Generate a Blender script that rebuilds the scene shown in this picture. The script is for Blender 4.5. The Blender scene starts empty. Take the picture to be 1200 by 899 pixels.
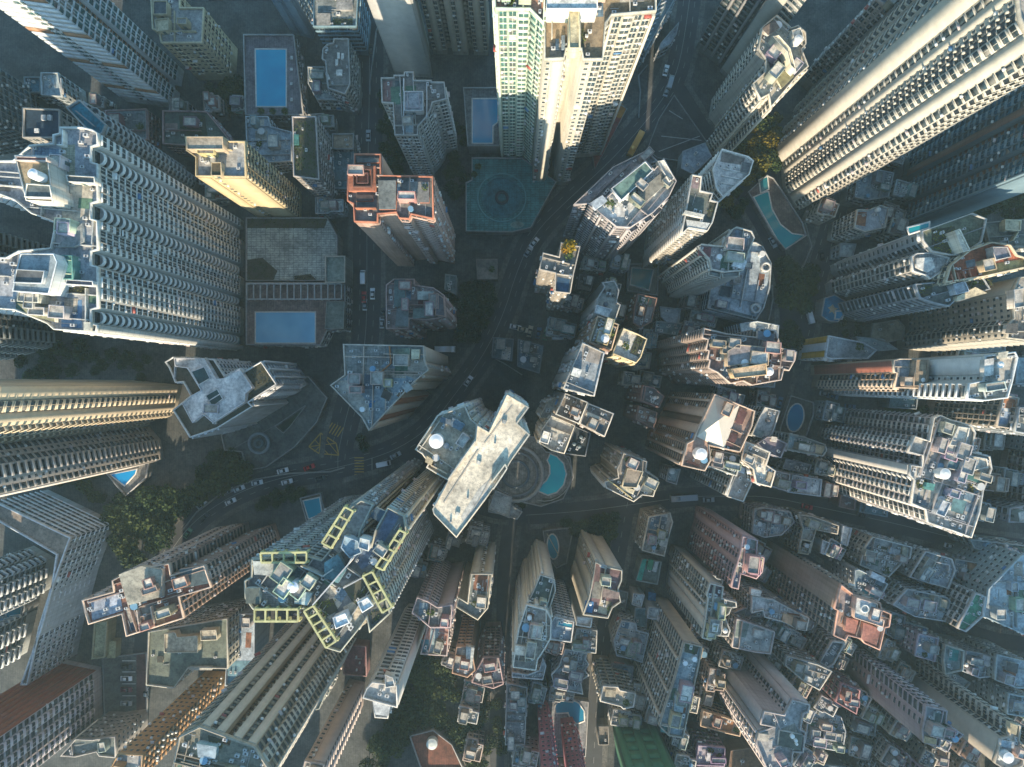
import bpy, math, random
import numpy as np
from mathutils import Vector, Matrix
R = math.radians
S = bpy.context.scene
COL = S.collection
# ---------------------------------------------------------------- camera, sky, sun, exposure
CAMZ = 280.0; F = 830.0; CU = 600.0; CV = 450.0
cd = bpy.data.cameras.new('camera'); cam = bpy.data.objects.new('camera', cd); COL.objects.link(cam)
cam.location = (0, 0, CAMZ); cam.rotation_euler = (0, 0, 0)
cd.sensor_width = 36; cd.lens = 36 * F / 1200; cd.clip_start = 1; cd.clip_end = 6000
cd.shift_y = 0.0
S.camera = cam
SUN_EL = R(20); SDX, SDY = -0.07, -0.9975          # direction (in the map plane) towards the sun
W = bpy.data.worlds.new('World'); S.world = W; W.use_nodes = True
wn = W.node_tree.nodes; wl = W.node_tree.links
sky = wn.new('ShaderNodeTexSky'); sky.sky_type = 'NISHITA'; sky.sun_disc = False
sky.sun_elevation = SUN_EL; sky.sun_rotation = math.atan2(SDX, SDY)
sky.air_density = 1.0; sky.dust_density = 0.6; sky.ozone_density = 3.5
bg = wn['Background']; bg.inputs[1].default_value = 0.15
tn = wn.new('ShaderNodeMix'); tn.data_type = 'RGBA'; tn.blend_type = 'MULTIPLY'; tn.inputs[0].default_value = 1; tn.inputs[7].default_value = (.82, 1.02, .95, 1)   # slightly teal clear morning sky
wl.new(sky.outputs[0], tn.inputs[6]); wl.new(tn.outputs[2], bg.inputs[0])
sl = bpy.data.lights.new('sun', 'SUN'); sl.energy = 4.7; sl.angle = R(0.5); sl.color = (1.0, 0.83, 0.61)
so = bpy.data.objects.new('sun', sl); COL.objects.link(so)
sv = Vector((SDX * math.cos(SUN_EL), SDY * math.cos(SUN_EL), math.sin(SUN_EL)))
so.rotation_euler = sv.to_track_quat('Z', 'Y').to_euler(); so.location = (-200, -300, 400)
S.view_settings.view_transform = 'Standard'; S.view_settings.look = 'None'
S.view_settings.exposure = 1.2; S.view_settings.gamma = 1.0
S.cycles.max_bounces = 5; S.cycles.diffuse_bounces = 3; S.cycles.glossy_bounces = 2
# ---------------------------------------------------------------- helpers
def P(u, v, z=0.0):
    k = (CAMZ - z) / F
    return ((u - CU) * k, -(v - CV) * k)
def pts(s, z=0.0):
    if not isinstance(s, str): return [P(u, v, z) for u, v in s]
    return [P(*map(float, q.split(',')), z) for q in s.split()]
def el(u, v, ru, rv, rot=0, n=28):
    c, s = math.cos(R(rot)), math.sin(R(rot))
    return [(u + ru*math.cos(a)*c - rv*math.sin(a)*s, v + ru*math.cos(a)*s + rv*math.sin(a)*c) for a in [2*math.pi*i/n for i in range(n)]]
def arc(u, v, r, a0, a1, n=16):
    return [(u + r*math.cos(R(a0+(a1-a0)*i/n)), v + r*math.sin(R(a0+(a1-a0)*i/n))) for i in range(n+1)]
def area(p): return 0.5*sum(p[i][0]*p[(i+1) % len(p)][1]-p[(i+1) % len(p)][0]*p[i][1] for i in range(len(p)))
def inside(x, y, p):
    r = False; j = len(p)-1
    for i in range(len(p)):
        if (p[i][1] > y) != (p[j][1] > y) and x < (p[j][0]-p[i][0])*(y-p[i][1])/(p[j][1]-p[i][1])+p[i][0]: r = not r
        j = i
    return r
def dist_edge(x, y, p):
    d = 1e9
    for i in range(len(p)):
        a = p[i]; b = p[(i+1) % len(p)]; ax, ay = b[0]-a[0], b[1]-a[1]; L = ax*ax+ay*ay or 1e-9
        t = max(0, min(1, ((x-a[0])*ax+(y-a[1])*ay)/L)); d = min(d, math.hypot(x-a[0]-t*ax, y-a[1]-t*ay))
    return d
def offset(p, d):
    n = len(p); out = []
    for i in range(n):
        a, b, c = p[i-1], p[i], p[(i+1) % n]
        e1 = Vector((b[0]-a[0], b[1]-a[1])).normalized(); e2 = Vector((c[0]-b[0], c[1]-b[1])).normalized()
        n1 = Vector((e1.y, -e1.x)); n2 = Vector((e2.y, -e2.x)); m = n1+n2
        if m.length < 1e-4: m = n1
        m.normalize(); k = d/max(0.45, m.dot(n1)); out.append((b[0]+m.x*k, b[1]+m.y*k))
    return out
# ---------------------------------------------------------------- materials
_m = {}
def principled(name):
    m = bpy.data.materials.new(name); m.use_nodes = True
    return m, m.node_tree.nodes, m.node_tree.links, m.node_tree.nodes['Principled BSDF']
def noise(n, l, src, scale, detail=4, rough=0.6):
    t = n.new('ShaderNodeTexNoise'); t.inputs['Scale'].default_value = scale; t.inputs['Detail'].default_value = detail
    t.inputs['Roughness'].default_value = rough; l.new(src, t.inputs['Vector']); return t.outputs['Fac']
def ramp(n, l, src, a, b, ca, cb):
    r = n.new('ShaderNodeValToRGB'); l.new(src, r.inputs[0]); e = r.color_ramp.elements
    e[0].position = a; e[1].position = b; e[0].color = (*ca, 1); e[1].color = (*cb, 1); return r.outputs[0]
def mul(n, l, a, b, f=1.0):
    x = n.new('ShaderNodeMix'); x.data_type = 'RGBA'; x.blend_type = 'MULTIPLY'; x.inputs[0].default_value = f
    l.new(a, x.inputs[6]); l.new(b, x.inputs[7]); return x.outputs[2]
def rgb(n, c):
    r = n.new('ShaderNodeRGB'); r.outputs[0].default_value = (*c, 1); return r.outputs[0]
def pos(n, l, sc=(1, 1, 1)):
    g = n.new('ShaderNodeNewGeometry'); mp = n.new('ShaderNodeMapping'); mp.inputs['Scale'].default_value = sc
    l.new(g.outputs['Position'], mp.inputs[0]); return mp.outputs[0]
def wall_mat(c, fh=3.0):
    key = ('w', tuple(round(x, 2) for x in c), fh)
    if key in _m: return _m[key]
    m, n, l, b = principled('painted_wall')
    v = pos(n, l); vs = pos(n, l, (1, 1, 0.06))
    a = ramp(n, l, noise(n, l, v, .09, 3), .3, .7, (.80, .80, .80), (1.08, 1.07, 1.05))
    s = ramp(n, l, noise(n, l, vs, .9, 5, .7), .32, .62, (.70, .69, .67), (1.04, 1.04, 1.04))
    # storey joints: recessed construction lines every floor
    sep = n.new('ShaderNodeSeparateXYZ'); l.new(v, sep.inputs[0])
    d = n.new('ShaderNodeMath'); d.operation = 'DIVIDE'; l.new(sep.outputs[2], d.inputs[0]); d.inputs[1].default_value = fh
    fr = n.new('ShaderNodeMath'); fr.operation = 'FRACT'; l.new(d.outputs[0], fr.inputs[0])
    j = ramp(n, l, fr.outputs[0], .05, .09, (.72, .72, .72), (1, 1, 1))
    o = mul(n, l, mul(n, l, mul(n, l, rgb(n, c), a), s), j, 1)
    l.new(o, b.inputs['Base Color']); b.inputs['Roughness'].default_value = .8
    _m[key] = m; return m
def deck_mat(c, kind=0):
    key = ('d', tuple(round(x, 2) for x in c), kind)
    if key in _m: return _m[key]
    m, n, l, b = principled('roof_deck')
    v = pos(n, l)
    a = ramp(n, l, noise(n, l, v, .16, 6, .7), .34, .66, (.50, .50, .49), (1.28, 1.25, 1.18))
    s = ramp(n, l, noise(n, l, v, .9, 6, .8), .38, .56, (.60, .60, .61), (1.12, 1.11, 1.08))
    o = mul(n, l, mul(n, l, rgb(n, c), a), s)
    if kind:
        bt = n.new('ShaderNodeTexBrick'); bt.inputs['Scale'].default_value = .55 if kind == 1 else .28; bt.inputs['Mortar Size'].default_value = .035
        bt.inputs['Color1'].default_value = (1, 1, 1, 1); bt.inputs['Color2'].default_value = (.8, .8, .8, 1); bt.inputs['Mortar'].default_value = (.55, .55, .55, 1)
        bt.offset = 0; l.new(v, bt.inputs['Vector']); o = mul(n, l, o, bt.outputs['Color'])
    l.new(o, b.inputs['Base Color']); b.inputs['Roughness'].default_value = .88
    bp = n.new('ShaderNodeBump'); bp.inputs['Strength'].default_value = .25; bp.inputs['Distance'].default_value = .2
    l.new(noise(n, l, v, 2.2, 6, .7), bp.inputs['Height']); l.new(bp.outputs[0], b.inputs['Normal'])
    _m[key] = m; return m
def plain(name, c, rough=.6, metal=0.0, var=.25, sc=1.0):
    key = (name, tuple(round(x, 3) for x in c), rough)
    if key in _m: return _m[key]
    m, n, l, b = principled(name)
    v = pos(n, l)
    a = ramp(n, l, noise(n, l, v, sc, 5, .7), .3, .7, (1-var,)*3, (1+var*.6,)*3)
    l.new(mul(n, l, rgb(n, c), a), b.inputs['Base Color']); b.inputs['Roughness'].default_value = rough; b.inputs['Metallic'].default_value = metal
    _m[key] = m; return m
def glass_mat(c=(.02, .03, .035)):
    key = ('g', c)
    if key in _m: return _m[key]
    m, n, l, b = principled('window_glass')
    v = pos(n, l)
    w = n.new('ShaderNodeTexVoronoi'); w.inputs['Scale'].default_value = .42; l.new(v, w.inputs['Vector'])
    sp = n.new('ShaderNodeSeparateXYZ'); l.new(w.outputs['Color'], sp.inputs[0])
    r = n.new('ShaderNodeValToRGB'); l.new(sp.outputs[0], r.inputs[0]); e = r.color_ramp.elements
    e[0].position = 0; e[0].color = (*c, 1); e[1].position = .6; e[1].color = (c[0]*1.8, c[1]*2.1, c[2]*2.3, 1)
    x = e.new(.86); x.color = (.07, .08, .08, 1); y = e.new(.95); y.color = (.20, .19, .17, 1)   # drawn blinds and curtains behind the panes
    l.new(r.outputs[0], b.inputs['Base Color']); b.inputs['Roughness'].default_value = .22; b.inputs['Specular IOR Level'].default_value = .18
    _m[key] = m; return m
def water_mat(c):
    key = ('wa', c)
    if key in _m: return _m[key]
    m, n, l, b = principled('pool_water')
    v = pos(n, l)
    a = ramp(n, l, noise(n, l, v, .12, 2), .3, .7, (.8, .85, .9), (1.15, 1.1, 1.05))
    l.new(mul(n, l, rgb(n, c), a), b.inputs['Base Color']); b.inputs['Roughness'].default_value = .08
    bp = n.new('ShaderNodeBump'); bp.inputs['Strength'].default_value = .15; l.new(noise(n, l, v, 2.5, 3), bp.inputs['Height']); l.new(bp.outputs[0], b.inputs['Normal'])
    _m[key] = m; return m
def leaf_mat(c, name='leaves'):
    key = ('l', c)
    if key in _m: return _m[key]
    m, n, l, b = principled(name)
    v = pos(n, l)
    a = ramp(n, l, noise(n, l, v, .7, 4, .7), .3, .7, (.45, .5, .5), (1.5, 1.4, 1.1))
    oi = n.new('ShaderNodeObjectInfo'); q = ramp(n, l, oi.outputs['Random'], 0, 1, (.7, .85, .8), (1.35, 1.15, 1.0))
    l.new(mul(n, l, mul(n, l, rgb(n, c), a), q), b.inputs['Base Color']); b.inputs['Roughness'].default_value = .75
    b.inputs['Specular IOR Level'].default_value = .2
    _m[key] = m; return m
# ---------------------------------------------------------------- mesh builder
class MB:
    def __init__(s): s.V = []; s.n = 0; s.Q = []; s.M = []; s.NG = []; s.NM = []
    def raw(s, v, q, m):
        s.V.append(np.asarray(v, float)); s.Q.append(np.asarray(q, int)+s.n); s.M.append(np.asarray(m, int)); s.n += len(v)
    def ngon(s, v, m=0):
        s.V.append(np.asarray(v, float)); s.NG.append(list(range(s.n, s.n+len(v)))); s.NM.append(m); s.n += len(v)
    def quad(s, a, b, c, d, m=0): s.raw([a, b, c, d], [[0, 1, 2, 3]], [m])
    def box(s, x0, y0, z0, x1, y1, z1, m=0, top=None, bottom=True):
        v = [(x0,y0,z0),(x1,y0,z0),(x1,y1,z0),(x0,y1,z0),(x0,y0,z1),(x1,y0,z1),(x1,y1,z1),(x0,y1,z1)]
        q = [(0,1,5,4),(1,2,6,5),(2,3,7,6),(3,0,4,7),(4,5,6,7)] + ([(3,2,1,0)] if bottom else [])
        s.raw(v, q, [m]*4+[m if top is None else top]+([m] if bottom else []))
    def bar(s, a, b, w, z0, z1, m=0):          # upright slab along the plan segment a-b
        dx, dy = b[0]-a[0], b[1]-a[1]; L = math.hypot(dx, dy) or 1e-6; nx, ny = -dy/L*w/2, dx/L*w/2
        s.prism([(a[0]-nx, a[1]-ny), (b[0]-nx, b[1]-ny), (b[0]+nx, b[1]+ny), (a[0]+nx, a[1]+ny)], z0, z1, m)
    def prism(s, p, z0, z1, m=0, top=None, bottom=False, cap=True):
        if area(p) < 0: p = p[::-1]
        n = len(p); v = [(x, y, z0) for x, y in p]+[(x, y, z1) for x, y in p]
        s.raw(v, [(i, (i+1) % n, n+(i+1) % n, n+i) for i in range(n)], [m]*n)
        if cap: s.ngon([(x, y, z1) for x, y in p], m if top is None else top)
        if bottom: s.ngon([(x, y, z0) for x, y in p[::-1]], m)
    def ring(s, po, pi, z0, z1, m=0):          # parapet: outer and inner outline
        n = len(po)
        v = [(x, y, z0) for x, y in po]+[(x, y, z1) for x, y in po]+[(x, y, z1) for x, y in pi]+[(x, y, z0) for x, y in pi]
        q = []
        for i in range(n):
            j = (i+1) % n
            q += [(i, j, n+j, n+i), (n+i, n+j, 2*n+j, 2*n+i), (2*n+i, 2*n+j, 3*n+j, 3*n+i), (j, i, 3*n+i, 3*n+j)]
        s.raw(v, q, [m]*len(q))
    def cyl(s, x, y, z0, z1, r, m=0, n=14, top=None, r1=None):
        r1 = r if r1 is None else r1
        v = [(x+r*math.cos(2*math.pi*i/n), y+r*math.sin(2*math.pi*i/n), z0) for i in range(n)]+[(x+r1*math.cos(2*math.pi*i/n), y+r1*math.sin(2*math.pi*i/n), z1) for i in range(n)]
        s.raw(v, [(i, (i+1) % n, n+(i+1) % n, n+i) for i in range(n)], [m]*n)
        s.ngon(v[n:], m if top is None else top)
    def mesh(s, name, mats):
        me = bpy.data.meshes.new(name)
        V = np.concatenate(s.V) if s.V else np.zeros((0, 3))
        Q = np.concatenate(s.Q) if s.Q else np.zeros((0, 4), int)
        M = np.concatenate(s.M) if s.M else np.zeros(0, int)
        lv = Q.ravel().tolist(); st = list(range(0, len(Q)*4, 4)); mm = M.tolist()
        for g, m in zip(s.NG, s.NM): st.append(len(lv)); lv += g; mm.append(m)
        me.vertices.add(len(V)); me.vertices.foreach_set('co', V.ravel())
        me.loops.add(len(lv)); me.loops.foreach_set('vertex_index', lv)
        me.polygons.add(len(st)); me.polygons.foreach_set('loop_start', st)
        for x in mats: me.materials.append(x)
        me.polygons.foreach_set('material_index', mm)
        me.update(calc_edges=True); me.validate(); return me
    def obj(s, name, mats, parent=None, kind=None):
        if not s.n: return None
        o = bpy.data.objects.new(name, s.mesh(name, mats)); COL.objects.link(o)
        if parent: o.parent = parent
        if kind: o['kind'] = kind
        return o
def thing(name, label, cat, loc=(0, 0, 0), rz=0, group=None):
    o = bpy.data.objects.new(name, None); o.empty_display_size = 1; COL.objects.link(o)
    o.location = loc; o.rotation_euler = (0, 0, rz); o['label'] = label; o['category'] = cat
    if group: o['group'] = group
    return o
def copy_tree(o, parent=None):
    c = o.copy(); COL.objects.link(c)
    if parent: c.parent = parent
    for ch in list(o.children): copy_tree(ch, c)
    return c
# ---------------------------------------------------------------- facade units: x along wall, y = -outwards, z up
WID = {'w': 2.3, 'y': 2.9, 'k': 3.8, 'a': 4.2, 'b': 1.9, 's': 2.2, 'l': 5.0, 'P': 3.2, 'f': .7, 'r': 2.6, 'd': 3.0, '.': 1.4, 'L': 4.5, 'v': 2.2, 'O': 4.5}
KIND = {'w': 'window', 'y': 'window', 'b': 'window', 'l': 'window', 'L': 'window', 'O': 'window', 'v': 'window', 'k': 'balcony', 'a': 'balcony', 's': 'air_conditioner'}
_T = {}
def unit(t, w, fh):
    key = (t, round(w, 2), fh)
    if key in _T: return _T[key]
    b = MB(); G, T, A, WL = 1, 2, 3, 0
    def bx(x0, d, z0, x1, z1, m, top=None, d0=0.0):
        v = [(x0,-d0,z0),(x1,-d0,z0),(x1,-d,z0),(x0,-d,z0),(x0,-d0,z1),(x1,-d0,z1),(x1,-d,z1),(x0,-d,z1)]
        q = [(3,2,6,7),(0,3,7,4),(2,1,5,6),(7,6,5,4),(0,1,2,3)]
        if d0: q.append((1, 0, 4, 5))
        b.raw(v, q, [m, m, m, m if top is None else top, m]+([m] if d0 else []))
    if t == 'w':
        bx(.14*w, .05, .5, .86*w, 2.6, G); bx(.08*w, .34, .36, .92*w, .5, T); bx(.48*w, .08, .5, .52*w, 2.6, T)
    elif t == 'y':
        bx(.12*w, .5, .75, .88*w, 2.6, G); bx(.06*w, .62, .3, .94*w, .75, T); bx(.06*w, .60, 2.6, .94*w, 2.72, T); bx(.48*w, .53, .75, .52*w, 2.6, T)
    elif t == 'v':
        bx(.1*w, .06, .35, .9*w, 2.75, G); bx(.02*w, .36, 2.82, .98*w, 3.0, WL)
    elif t == 'k':
        bx(.15*w, .05, .05, .85*w, 2.3, G); bx(.03*w, 1.25, -.12, .97*w, .03, T); bx(.03*w, 1.25, .03, .97*w, 1.0, T, d0=1.13); bx(.03*w, 1.13, .03, .07*w, 1.0, T); bx(.93*w, 1.13, .03, .97*w, 1.0, T)
    elif t == 'a':
        bx(.1*w, .05, .05, .9*w, 2.3, G); n = 7; ro = .48*w; ri = ro-.28
        for i in range(n):
            a0, a1 = math.pi*i/n, math.pi*(i+1)/n
            c0, s0, c1, s1 = math.cos(a0), -math.sin(a0), math.cos(a1), -math.sin(a1); h = w/2
            v = [(h+ro*c0, ro*s0, -.15), (h+ro*c1, ro*s1, -.15), (h+ro*c1, ro*s1, 1.0), (h+ro*c0, ro*s0, 1.0), (h+ri*c1, ri*s1, 1.0), (h+ri*c0, ri*s0, 1.0), (h+ri*c1, ri*s1, .04), (h+ri*c0, ri*s0, .04), (h, 0, .04)]
            b.raw(v, [(1, 0, 3, 2), (2, 3, 5, 4), (4, 5, 7, 6), (6, 7, 8, 8)], [T, T, T, WL])
            b.Q[-1] = b.Q[-1][:3]; b.M[-1] = b.M[-1][:3]; b.ngon([v[6], v[7], v[8]], WL)
    elif t == 'b':
        bx(.28*w, .04, 1.0, .72*w, 2.1, G); bx(.24*w, .16, .9, .76*w, 1.0, T)
    elif t == 's':
        bx(0, .05, 0, w, fh-.02, A); bx(.12*w, .6, .5, .5*w, 1.1, T); bx(.56*w, .06, 1.1, .9*w, 2.1, G); bx(0, .16, fh-.2, w, fh-.05, WL)
    elif t == 'l':
        bx(0, .04, 1.0, w, 2.35, G); bx(0, .42, .82, w, 1.0, T); bx(.3*w, .1, 1.0, .32*w, 2.35, T); bx(.66*w, .1, 1.0, .68*w, 2.35, T)
    elif t in 'LO':
        m = T if t == 'L' else A; bx(0, .03, .3, w, .95, G); bx(0, .3, .95, w, fh+.2, m)
    _T[key] = (np.concatenate(b.V), np.concatenate(b.Q), np.concatenate(b.M), b)
    return _T[key]
NWIN = 0
REG = []     # registered footprints (for the clutter and trees to keep clear of)
def px_of(x, y, z):
    s = F/(CAMZ-z); return CU+x*s, CV-y*s, s
def columns(pat, L):
    tot = sum(WID[c] for c in pat)
    if L < 1.9: return []
    n = max(1, round(L/tot)); s = pat*n
    if L < .7*tot:
        s = ''; a = 0
        for c in pat:
            if c == 'd': continue
            if a+WID[c] > L*1.12: break
            s += c; a += WID[c]
        if not s: s = 'b' if L < 2.2 else 'w'
    tot = sum(WID[c] for c in s); k = L/tot; out = []; x = 0
    for c in s:
        if c in 'P' and out and out[-1][0] == 'P': out[-1] = ('P', out[-1][1], out[-1][2]+WID[c]*k)
        else: out.append((c, x, WID[c]*k))
        x += WID[c]*k
    return out
def facade(root, poly, z0, z1, fh, pat, pats, mats, rnd, maxwin=300, near=9.4, band=False):
    """Splits the outline into columns, cuts real notches for 'd', returns the new outline and builds the units."""
    global NWIN
    n = len(poly); newp = []; segs = []
    for i in range(n):
        a, b = poly[i], poly[(i+1) % n]; L = math.hypot(b[0]-a[0], b[1]-a[1])
        if L < 1e-3: continue
        t = ((b[0]-a[0])/L, (b[1]-a[1])/L); nn = (t[1], -t[0]); mx, my = (a[0]+b[0])/2, (a[1]+b[1])/2
        q = pats.get(i, pat); newp.append(a)
        fac = -(mx*nn[0]+my*nn[1])/max(1, math.hypot(mx, my))
        if fac < -.10 or not q: continue
        cols = columns(q, L)
        for c, x, w in cols:
            if c == 'd' and L > 8 and 0 < x < L-w-.5:
                D = 2.6; p0 = (a[0]+t[0]*x, a[1]+t[1]*x); p1 = (a[0]+t[0]*(x+w), a[1]+t[1]*(x+w))
                i0 = (p0[0]-nn[0]*D, p0[1]-nn[1]*D); i1 = (p1[0]-nn[0]*D, p1[1]-nn[1]*D)
                newp += [p0, i0, i1, p1]; segs.append((i0, t, nn, [('s', 0, w)]))
        segs.append((a, t, nn, [c for c in cols if c[0] not in 'd']))
    cand = []; panels = []
    nf = max(1, int((z1-z0-.3)/fh)); zb = z1-nf*fh
    for a, t, nn, cols in segs:
        for c, x, w in cols:
            if c == '.': continue
            o = (a[0]+t[0]*x, a[1]+t[1]*x)
            if c in 'Pfr':
                panels.append((c, o, t, nn, w)); continue
            for k in range(nf):
                z = zb+k*fh; cx, cy = o[0]+t[0]*w/2, o[1]+t[1]*w/2; u, v, s = px_of(cx, cy, z+1.5)
                if not (-110 < u < 1310 and -110 < v < 1010): continue
                sz = max(w*s*.85, 0); hh = 2.2*s*math.hypot(cx, cy)/(CAMZ-z)+.5*s
                cc = 'O' if c == 'L' and band and k % 7 == 3 else c
                cand.append((min(sz, hh*1.6) if -5 < u < 1205 and -5 < v < 905 else 0, cc, o, t, w, z))
    for c, o, t, nn, w in panels:
        d = {'P': .3, 'f': .7, 'r': .12}[c]; m = {'P': 2, 'f': 2, 'r': 3}[c]
        pb = MB(); e = .04*w if c != 'f' else 0
        q = [(o[0]+t[0]*e, o[1]+t[1]*e), (o[0]+t[0]*e+nn[0]*d, o[1]+t[1]*e+nn[1]*d), (o[0]+t[0]*(w-e)+nn[0]*d, o[1]+t[1]*(w-e)+nn[1]*d), (o[0]+t[0]*(w-e), o[1]+t[1]*(w-e))]
        pb.prism(q, z0+.4, z1-.25, m); own(pb, 'wall_panel' if c != 'f' else 'pilaster', mats, root)
        if c in 'rP' and rnd.random() < .5 and False: pass
    cand.sort(key=lambda q: -q[0])
    single = [q for q in cand[:maxwin] if q[0] >= near]; rest = cand[len(single):]
    if len(single) < 6: rest = cand; single = []
    acb = MB()      # air conditioners, drying racks and awnings fixed at random below the windows
    for sz, c, o, t, w, z in cand:
        if c not in 'wybv' or rnd.random() > .24: continue
        q = rnd.random(); x0 = w*(.05 if rnd.random() < .5 else .62)
        if q < .82: dx, d, z0_, z1_, m = .75, .55, .05, .6, 0
        elif q < .93: dx, d, z0_, z1_, m = w*.6, .9, .35, .42, 1
        else: x0, dx, d, z0_, z1_, m = w*.1, w*.8, .95, 2.6, 2.72, 2+int(rnd.random()*3)
        n_ = (t[1], -t[0]); a = (o[0]+t[0]*x0, o[1]+t[1]*x0); b = (a[0]+t[0]*dx, a[1]+t[1]*dx); c_ = (b[0]+n_[0]*d, b[1]+n_[1]*d); d_ = (a[0]+n_[0]*d, a[1]+n_[1]*d)
        v = [(*a, z+z0_), (*b, z+z0_), (*c_, z+z0_), (*d_, z+z0_), (*a, z+z1_), (*b, z+z1_), (*c_, z+z1_), (*d_, z+z1_)]
        acb.raw(v, [(3, 2, 6, 7)[::-1], (0, 3, 7, 4)[::-1], (2, 1, 5, 6)[::-1], (7, 6, 5, 4)[::-1]], [m]*4)
    own(acb, 'air_conditioner', [plain('metal_casing', (.55, .55, .53), .5), plain('laundry', (.5, .42, .4), .9, 0, .5, 2.5), plain('awning_red', (.32, .07, .05)), plain('awning_blue', (.06, .16, .30)), plain('awning_white', (.6, .6, .58))], root, 'stuff')
    cache = {}
    for sz, c, o, t, w, z in single:
        key = (c, round(w, 2)); 
        if key not in cache:
            cache[key] = unit(c, w, fh)[3].mesh(KIND[c], mats)
        ob = bpy.data.objects.new(KIND[c], cache[key]); COL.objects.link(ob); ob.parent = root
        ob.location = (o[0]-root.location.x, o[1]-root.location.y, z); ob.rotation_euler = (0, 0, math.atan2(t[1], t[0])); NWIN += 1
    groups = {}
    for q in rest: groups.setdefault((KIND[q[1]], q[1], round(q[4], 2)), []).append(q)
    mbs = {}
    for (kn, c, w), lst in groups.items():
        V, Q, M, b = unit(c, w, fh); NV = len(V); K = len(lst)
        O = np.array([(q[2][0], q[2][1], q[5]) for q in lst]); T = np.array([q[3] for q in lst])
        X = O[:, None, 0]+V[None, :, 0]*T[:, None, 0]-V[None, :, 1]*T[:, None, 1]
        Y = O[:, None, 1]+V[None, :, 0]*T[:, None, 1]+V[None, :, 1]*T[:, None, 0]
        Z = O[:, None, 2]+V[None, :, 2]+0*X
        VV = np.stack([X, Y, Z], -1).reshape(-1, 3); QQ = (Q[None]+(np.arange(K)*NV)[:, None, None]).reshape(-1, 4)
        mb = mbs.setdefault(kn, MB()); base = mb.n; mb.raw(VV, QQ, np.tile(M, K))
        for g, gm in zip(b.NG, b.NM):
            for kk in range(K): mb.NG.append([base+kk*NV+i for i in g]); mb.NM.append(gm)
    for kn, mb in mbs.items(): own(mb, kn, mats, root, 'stuff')
    return newp
def own(mb, name, mats, root, kind=None):
    """links mb (world coordinates) as a child of root, in root's frame"""
    if not mb.n: return None
    off = np.array([root.location.x, root.location.y, root.location.z]); mb.V = [v-off for v in mb.V]
    return mb.obj(name, mats, root, kind)
YEL = (.50, .47, .22)
GREY = (.30, .30, .30); WHITE = (.72, .71, .68)
def axis(poly):
    best = None
    for i in range(len(poly)):
        a, b = poly[i], poly[(i+1) % len(poly)]; L = math.hypot(b[0]-a[0], b[1]-a[1])
        if best is None or L > best[0]: best = (L, (b[0]-a[0])/L, (b[1]-a[1])/L)
    return best[1], best[2]
def leafclump(mb, x, y, z, r, rnd, n=60, m=0, flat=.6):
    for _ in range(n):
        a = rnd.random()*6.283; e = math.acos(2*rnd.random()-1); q = r*(.55+.45*rnd.random())
        px, py, pz = x+q*math.sin(e)*math.cos(a), y+q*math.sin(e)*math.sin(a), z+q*math.cos(e)*flat
        s = r*(.10+.14*rnd.random()); u = Vector((rnd.gauss(0, 1), rnd.gauss(0, 1), rnd.gauss(0, 1))).normalized(); w = u.orthogonal().normalized(); c = u.cross(w)
        k = Vector((px, py, pz)); mb.quad(tuple(k-w*s-c*s*.7), tuple(k+w*s-c*s*.7), tuple(k+w*s*.7+c*s*.8), tuple(k-w*s*.7+c*s), m)
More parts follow.
